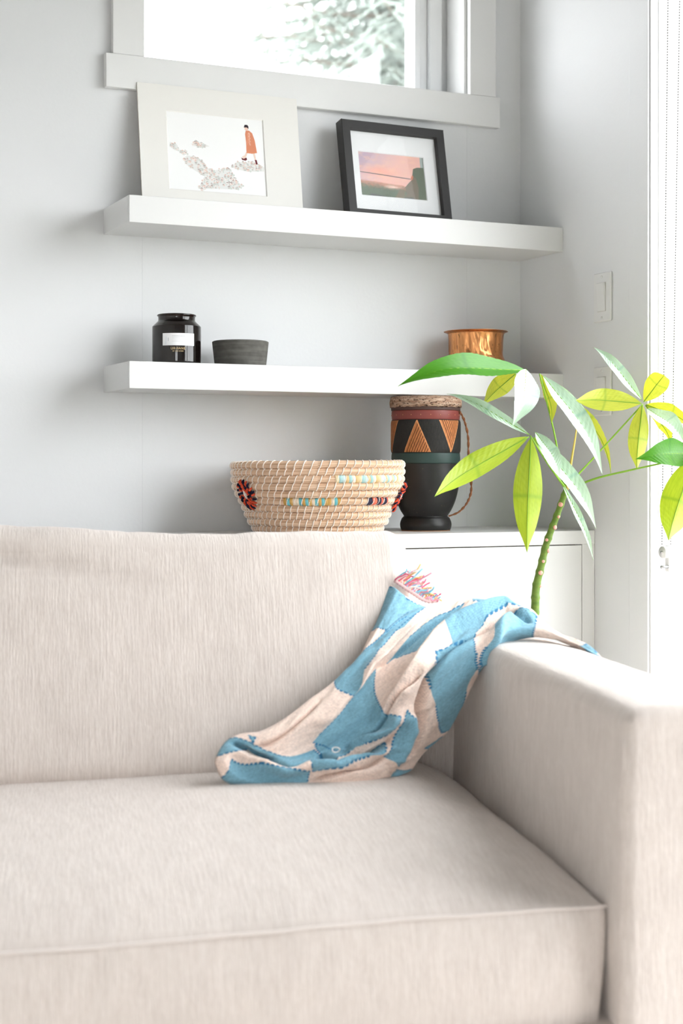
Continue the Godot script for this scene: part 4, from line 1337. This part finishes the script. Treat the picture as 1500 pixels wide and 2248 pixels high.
func drum() -> void:
	var at := Vector3(-0.3703, CABINET_TOP, 0.19)
	var d := thing("hand_drum", "black wooden hand drum with carved triangle band and hide head", "drum", at, face_eye(at))
	var k := 0.001062
	var hh := func(y: float) -> float: return (1165.5 - y) * k
	var black := mat(rgb(38, 36, 36), 0.42, 0.45)
	var wear := Image.create(256, 256, false, Image.FORMAT_RGB8)
	var n := noise(0.03, 101, 4)
	for y in 256:
		for x in 256:
			var v := n.get_noise_2d(x, y * 0.6)
			var s := n.get_noise_2d(x * 5.0, y * 5.0 + 300.0)
			var c := Color(0.105 + 0.025 * v, 0.10 + 0.025 * v, 0.10 + 0.025 * v)
			if s > 0.64:
				c = Color(0.46, 0.36, 0.28)
			wear.set_pixel(x, y, c)
	black.albedo_color = Color.WHITE
	black.albedo_texture = tex(wear)
	var prof := smooth_profile([Vector2(0, 0.001), Vector2(0.050, 0.0), Vector2(0.0565, 0.002), Vector2(0.0595, 0.009), Vector2(0.0598, 0.018), Vector2(0.0560, 0.0285), Vector2(0.0515, 0.0335), Vector2(0.0525, 0.037), Vector2(0.0605, 0.050), Vector2(0.0690, 0.070), Vector2(0.0755, 0.095), Vector2(0.0790, 0.122), Vector2(0.0798, 0.148), Vector2(0.0800, 0.156)], 5)
	obj("body", lathe(prof, 80), black, d)
	obj("base_rim", lathe([Vector2(0.0, 0.0), Vector2(0.0565, 0.0), Vector2(0.0572, 0.0018), Vector2(0.055, 0.002)], 64), mat(rgb(150, 108, 78), 0.7), d)
	obj("green_band", lathe(smooth_profile([Vector2(0.078, 0.156), Vector2(0.0795, 0.158), Vector2(0.0802, 0.168), Vector2(0.0795, 0.179), Vector2(0.078, 0.181)], 4), 80), mat(rgb(34, 58, 55), 0.5), d)
	# carved band: tan triangles with cut lines between black fields
	var bw := 1536
	var bh := 256
	var im := Image.create(bw, bh, false, Image.FORMAT_RGB8)
	var bump := Image.create(bw, bh, false, Image.FORMAT_RGB8)
	im.fill(rgb(40, 38, 37))
	bump.fill(Color(0.8, 0.8, 0.8))
	var tan_ := rgb(184, 118, 72)
	var dark := rgb(96, 52, 30)
	for q in 6:
		var cx := (q + 0.5) / 6.0
		var hw := 0.062
		var up := q % 2 == 1
		var apex := Vector2(cx, 0.02 if up else 0.98)
		var l := Vector2(cx - hw, 0.98 if up else 0.02)
		var r := Vector2(cx + hw, 0.98 if up else 0.02)
		fill(im, [apex, r, l], tan_)
		fill(bump, [apex, r, l], Color(0.55, 0.55, 0.55))
		# border line, then hatching parallel to one side
		for g in 9:
			var f := 0.10 + g * 0.095
			var a := l.lerp(r, f)
			var e := apex.lerp(r, f)
			stroke_thin(im, a, e, 0.0034, dark)
			stroke_thin(bump, a, e, 0.0034, Color(0.15, 0.15, 0.15))
		for side_ in [l, r]:
			stroke_thin(im, apex, side_, 0.006, rgb(206, 140, 92))
			stroke_thin(bump, apex, side_, 0.005, Color(0.3, 0.3, 0.3))
	var bn := noise(0.04, 102, 4)
	for y in bh:
		for x in bw:
			var c := im.get_pixel(x, y)
			var v := 1.0 + 0.22 * bn.get_noise_2d(x * 2.0, y * 0.5)
			if c.r < 0.25 and bn.get_noise_2d(x * 3.0 + 50.0, y * 3.0) > 0.58:
				c = Color(0.42, 0.34, 0.27)
			im.set_pixel(x, y, Color(c.r * v, c.g * v, c.b * v))
	var cm := mat(Color.WHITE, 0.6, 0.35)
	cm.albedo_texture = tex(im)
	cm.heightmap_enabled = true
	cm.heightmap_texture = tex(bump)
	cm.heightmap_scale = 0.12
	obj("carved_band", grid(96, 16, func(u: float, v: float) -> Vector3:
		var a := -u * TAU + deg_to_rad(14.5 + 90.0 + 30.0) + PI
		var r := 0.0816 - 0.0022 * pow(absf(v * 2.0 - 1.0), 12.0)
		return Vector3(cos(a) * r, lerpf(0.1808, 0.2570, v), sin(a) * r), true), cm, d)
	var red := mat(rgb(128, 56, 50), 0.45)
	obj("red_band", lathe(smooth_profile([Vector2(0.077, 0.257), Vector2(0.0788, 0.258), Vector2(0.0798, 0.268), Vector2(0.0795, 0.277), Vector2(0.078, 0.279)], 4), 80), red, d)
	var peg := mat(rgb(190, 130, 92), 0.6)
	for q in 22:
		var a := TAU * q / 22.0
		var o := Vector3(cos(a), 0, sin(a))
		obj("peg", tube(PackedVector3Array([o * 0.078 + Vector3(0, 0.268, 0), o * 0.0806 + Vector3(0, 0.268, 0)]), func(_t: float) -> float: return 0.0012, 6), peg, d)
	obj("rim_band", lathe(smooth_profile([Vector2(0.078, 0.279), Vector2(0.0805, 0.2792), Vector2(0.0808, 0.284), Vector2(0.0812, 0.2895), Vector2(0.078, 0.290)], 4), 80), mat(rgb(74, 50, 44), 0.6), d)
	# hide lapped over the rim, its edge uneven
	var hide := mat(Color.WHITE, 0.9, 0.2)
	var hi := Image.create(512, 128, false, Image.FORMAT_RGB8)
	var hb := Image.create(512, 128, false, Image.FORMAT_RGB8)
	var hn := noise(0.035, 103, 4)
	for y in 128:
		for x in 512:
			var v := hn.get_noise_2d(x * 0.7, y * 2.2)
			var s := hn.get_noise_2d(x * 2.6 + 40.0, y * 3.6)
			var c := Color(0.62, 0.49, 0.41).lerp(Color(0.80, 0.70, 0.62), clampf(0.5 + v, 0.0, 1.0))
			if s > 0.34:
				c = Color(0.26, 0.19, 0.16)
			hi.set_pixel(x, y, c)
			var b := clampf(0.5 + v * 0.5 - maxf(s, 0.0) * 0.5, 0.0, 1.0)
			hb.set_pixel(x, y, Color(b, b, b))
	hide.albedo_texture = tex(hi)
	hide.heightmap_enabled = true
	hide.heightmap_texture = tex(hb)
	hide.heightmap_scale = 0.35
	var hp := [Vector2(0.0812, 0.287), Vector2(0.0832, 0.2865), Vector2(0.0838, 0.295), Vector2(0.0832, 0.305), Vector2(0.0820, 0.3095), Vector2(0.078, 0.3115), Vector2(0.070, 0.3100), Vector2(0.0, 0.3100)]
	var hw2 := noise(2.4, 104, 3)
	obj("drum_head", grid(140, 7, func(u: float, v: float) -> Vector3:
		var j := roundi(v * 7)
		var q: Vector2 = hp[j]
		var a := u * TAU
		if u >= 1.0:
			a = 0.0
		var w := hw2.get_noise_3d(cos(a) * 3.0, sin(a) * 3.0, j * 0.4)
		var r := q.x + (0.0018 * w if j < 6 else 0.0)
		var y := q.y + (0.0035 * w if j < 3 else 0.0008 * w)
		return Vector3(cos(a) * r, y, sin(a) * r)), hide, d)
	# twisted strap down the right side
	var st := begin()
	var pts := []
	for q in [[1008, 905], [1018, 925], [1026, 960], [1027, 1000], [1031, 1040], [1033, 1078], [1024, 1104], [1006, 1124], [984, 1133]]:
		pts.append(Vector3((q[0] - 934.0) * k, hh.call(float(q[1])), 0.022))
	var path := smooth_path(pts, 14)
	for strand in 2:
		var tw := PackedVector3Array()
		for i in path.size():
			var a := i * 0.55 + strand * PI
			tw.append(path[i] + Vector3(cos(a) * 0.0014, 0, sin(a) * 0.0014))
		tube(tw, func(t: float) -> float: return 0.0017 + 0.0004 * sin(t * 70.0 + strand), 6, st)
	rng.seed = 12
	for i in 26:
		var o := path[rng.randi() % path.size()]
		tube(PackedVector3Array([o, o + Vector3(rng.randf_range(-1, 1), rng.randf_range(-0.6, 1), rng.randf_range(-0.5, 1)) * 0.005]), func(t: float) -> float: return 0.0006 * (1.2 - t), 4, st)
	obj("strap", done(st), mat(rgb(138, 92, 66), 0.9, 0.2), d)


func stroke_thin(im: Image, a: Vector2, b: Vector2, wide: float, c: Color) -> void:
	# a line of even width across, whatever its slope
	fill(im, [a + Vector2(-wide / 2, 0), b + Vector2(-wide / 2, 0), b + Vector2(wide / 2, 0), a + Vector2(wide / 2, 0)], c)


func basket() -> void:
	var at := Vector3(-0.6516, CABINET_TOP + 0.003, 0.205)
	var b := thing("coiled_basket", "coiled straw basket with white stitching and coloured fabric wraps beside the drum", "basket", at, face_eye(at))
	var straw := mat(Color.WHITE, 0.85, 0.25)
	var im := Image.create(512, 64, false, Image.FORMAT_RGB8)
	var n := noise(0.02, 111, 3)
	for y in 64:
		for x in 512:
			var v := n.get_noise_2d(x * 0.5 + y * 1.6, y * 16.0)
			im.set_pixel(x, y, Color(0.89 + 0.16 * v, 0.755 + 0.20 * v, 0.64 + 0.22 * v))
	straw.albedo_texture = tex(im)
	straw.uv1_triplanar = false
	var white := mat(rgb(250, 238, 228), 0.9, 0.2)
	var N := 10
	var wob := noise(1.6, 112, 2)
	var coil_r := func(i: float) -> float:
		# radius of coil i counted from the bottom
		return lerpf(0.140, 0.1705, pow(clampf(i / 6.0, 0.0, 1.0), 0.6)) + 0.0145 * smoothstep(2.0, 6.5, i) + (0.001 * maxf(i - 6.0, 0.0))
	var centre := func(i: float, a: float) -> Vector3:
		var r: float = coil_r.call(i) + 0.0022 * wob.get_noise_3d(cos(a), sin(a), i * 0.7)
		var y := 0.0088 + i * 0.0156 + 0.0016 * wob.get_noise_3d(cos(a) + 5.0, sin(a), 0.0) + 0.0022 * (i / 9.0) * sin(a + 0.3)
		return Vector3(sin(a) * r, y, cos(a) * r)
	for i in N:
		var coil := obj("coil", grid(150, 12, func(u: float, v: float) -> Vector3:
			var a := u * TAU if u < 1.0 else 0.0
			var c: Vector3 = centre.call(float(i), a)
			var t := v * TAU if v < 1.0 else 0.0
			var o := Vector3(sin(a), 0, cos(a))
			return c + (o * cos(t) + Vector3.UP * sin(t)) * 0.0084), straw, b)
		# stitches round the coil, slanting
		var st := begin()
		var count := 66 + (i % 3)
		for s in count:
			var a0 := TAU * (s + 0.35 * (i % 2)) / count
			var path := PackedVector3Array()
			for q in 8:
				var t := lerpf(-1.75, 1.75, q / 7.0)
				var a := a0 + 0.052 * (q / 7.0 - 0.5)
				var c: Vector3 = centre.call(float(i), a)
				var o := Vector3(sin(a), 0, cos(a))
				path.append(c + (o * cos(t) + Vector3.UP * sin(t)) * 0.0088)
			tube(path, func(_t: float) -> float: return 0.0013, 5, st)
		var sm := obj("stitching", done(st), white, coil)
		sm.set_meta("kind", "stuff")
		# fabric wraps on a few stretches of the coils
		for w in [[7, 0.20, 0.95, 0], [4, -0.42, 0.25, 1], [4, 0.66, 1.02, 2], [7, 1.0, 1.25, 0]]:
			if w[0] != i:
				continue
			var a0: float = w[1]
			while a0 < w[2]:
				var wide := 0.042
				var tone: Color
				match w[3]:
					0: tone = [rgb(198, 218, 216), rgb(222, 190, 138), rgb(232, 210, 170), rgb(168, 204, 204), rgb(240, 228, 212)][int(a0 * 37.0 + 60.0) % 5]
					1: tone = [rgb(214, 168, 96), rgb(122, 196, 204), rgb(214, 172, 104), rgb(236, 216, 190), rgb(116, 190, 200)][int(a0 * 23.0 + 60.0) % 5]
					_: tone = [rgb(58, 58, 74), rgb(232, 112, 92), rgb(236, 124, 100), rgb(62, 60, 78)][int(a0 * 29.0 + 60.0) % 4]
				var a1 := a0
				obj("fabric_wrap", grid(5, 10, func(u: float, v: float) -> Vector3:
					var t := lerpf(-1.9, 1.9, v)
					var a := a1 + wide * (u - 0.25 * v)
					var c: Vector3 = centre.call(float(i), a)
					var o := Vector3(sin(a), 0, cos(a))
					return c + (o * cos(t) + Vector3.UP * sin(t)) * (0.0090 + 0.0007 * sin(u * PI))), mat(tone, 0.9, 0.2), coil)
				a0 += wide * 0.93
	obj("bottom", lathe([Vector2(0, 0.002), Vector2(0.138, 0.002), Vector2(0.138, 0.010), Vector2(0, 0.010)], 48), straw, b)
	# rag flowers on the side
	rng.seed = 23
	for f in [[-0.98, 4.85], [1.42, 4.4]]:
		var fl := obj("flower", tube(PackedVector3Array([flower_point(centre, f[0], f[1], 0, 0, 0.010), flower_point(centre, f[0], f[1], 0, 0.004, 0.013)]), func(_t: float) -> float: return 0.004, 8), white, b)
		for ring in 3:
			var cnt: int = [10, 16, 22][ring]
			for q in cnt:
				var a := TAU * q / cnt + ring * 0.2 + rng.randf_range(-0.08, 0.08)
				var r0: float = [0.004, 0.012, 0.021][ring]
				var r1: float = r0 + 0.0125
				var path := PackedVector3Array()
				for s in 5:
					var r := lerpf(r0, r1, s / 4.0)
					var tw := a + 0.16 * s / 4.0
					path.append(flower_point(centre, f[0], f[1], cos(tw) * r * 0.98, sin(tw) * r, 0.0088 + 0.0035 * sin(PI * s / 4.0) + 0.001 * ring))
				var col: Color = rgb(226, 88, 62) if (q * 7 + ring * 3 + rng.randi() % 2) % 5 < 3 else rgb(44, 42, 64)
				obj("petal", tube(path, func(t: float) -> float: return 0.0012 + 0.0018 * sin(PI * clampf(t, 0.05, 0.95)), 6), M_rag(col), fl)
		for q in 4:
			obj("thread", tube(PackedVector3Array([flower_point(centre, f[0], f[1], -0.003 + q * 0.002, -0.011, 0.0125), flower_point(centre, f[0], f[1], -0.002 + q * 0.001, 0.0, 0.0150), flower_point(centre, f[0], f[1], -0.003 + q * 0.002, 0.011, 0.0125)]), func(_t: float) -> float: return 0.0011, 5), white, fl)


func M_rag(c: Color) -> Material:
	var key := "rag" + c.to_html()
	if not M.has(key):
		M[key] = mat(c, 0.95, 0.2)
	return M[key]


func flower_point(centre: Callable, a: float, i: float, x: float, y: float, out: float) -> Vector3:
	var aa := a + x / 0.185
	var c: Vector3 = centre.call(i + y / 0.0156, aa)
	return c + Vector3(sin(aa), 0, cos(aa)) * out


# ---------------------------------------------------------------- outside
func spruce() -> void:
	rng.seed = 404
	var at := Vector3(3.12, -0.3, -6.2)
	var t := thing("spruce_tree", "drooping spruce tree outside the high window, needles lifted pale for haze", "tree", at)
	var bark := mat(rgb(150, 140, 132), 0.9, 0.2)
	obj("trunk", lathe([Vector2(0.26, 0), Vector2(0.20, 1.0), Vector2(0.15, 4.0), Vector2(0.08, 7.5), Vector2(0.01, 9.6)], 16), bark, t)
	# a sprig: a twig set round with needles
	var sp := begin()
	for k in 46:
		var s := k / 45.0
		var o := Vector3(0, 0, s * 0.16)
		var a := k * 2.4
		var d := Vector3(cos(a), sin(a) * 0.8 - 0.1, 0.75).normalized()
		var l := 0.030 * (1.0 - 0.4 * s)
		var side := d.cross(Vector3.UP).normalized() * 0.0022
		for v in [o - side, o + d * l, o + side]:
			sp.set_smooth_group(-1)
			sp.add_vertex(v)
	tube(PackedVector3Array([Vector3.ZERO, Vector3(0, 0, 0.16)]), func(_t: float) -> float: return 0.003, 4, sp)
	sp.generate_normals()
	var sprig := sp.commit()
	var places := []
	var n_b := 0
	for level in 34:
		var y := 3.95 + level * 0.165
		var reach := 2.1 * smoothstep(3.3, 5.0, y) * (1.0 - pow(y / 10.2, 2.5))
		for q in 11:
			var a := TAU * q / 11.0 + level * 0.7 + rng.randf_range(-0.25, 0.25)
			var o := Vector3(cos(a), 0, sin(a))
			var l := reach * rng.randf_range(0.75, 1.1)
			var pts := []
			for s in 6:
				var u := s / 5.0
				pts.append(Vector3(0, y, 0) + o * l * u + Vector3(0, -0.42 * l * u + 0.26 * l * u * u, 0))
			var path := smooth_path(pts, 3)
			obj("branch", tube(path, func(w: float) -> float: return lerpf(0.028, 0.006, w), 6), bark, t)
			n_b += 1
			var steps := int(l / 0.055)
			for s in range(1, steps + 1):
				var u := float(s) / steps
				var p := path[int(u * (path.size() - 1))]
				for sd: int in [-1, 1]:
					# side twigs that hang
					var dir: Vector3 = (o * 0.55 + o.cross(Vector3.UP) * sd * (0.85 + rng.randf_range(-0.2, 0.2)) + Vector3(0, rng.randf_range(-0.75, -0.15), 0)).normalized()
					var tl := 0.42 * (1.0 - u * 0.55) * rng.randf_range(0.5, 1.1)
					var m := int(tl / 0.12) + 1
					for z in m:
						var c: Vector3 = p + dir * z * 0.12 + Vector3(0, -0.05 * z * z * 0.3, 0)
						var dd: Vector3 = (dir + Vector3(rng.randf_range(-0.3, 0.3), -0.2 * z, rng.randf_range(-0.3, 0.3))).normalized()
						places.append(Transform3D(Basis.looking_at(-dd, Vector3.UP if absf(dd.y) < 0.95 else Vector3.RIGHT), c))
	var mm := MultiMesh.new()
	mm.transform_format = MultiMesh.TRANSFORM_3D
	mm.mesh = sprig
	mm.instance_count = places.size()
	for i in places.size():
		mm.set_instance_transform(i, places[i])
	var mi := MultiMeshInstance3D.new()
	mi.name = "foliage"
	mi.multimesh = mm
	var nm := mat(rgb(176, 186, 180), 0.8, 0.3)  # needle colour lifted to wash the tree out, in place of haze
	mi.material_override = nm
	mi.set_meta("kind", "stuff")
	t.add_child(mi, true)


func _ready() -> void:
	light_and_camera()
	make_materials()
	room()
	sofa()
	shelves()
	blanket()
	plant()
	pictures()
	jar()
	bowl()
	copper_pot()
	drum()
	basket()
	switches()
	blind()
	spruce()
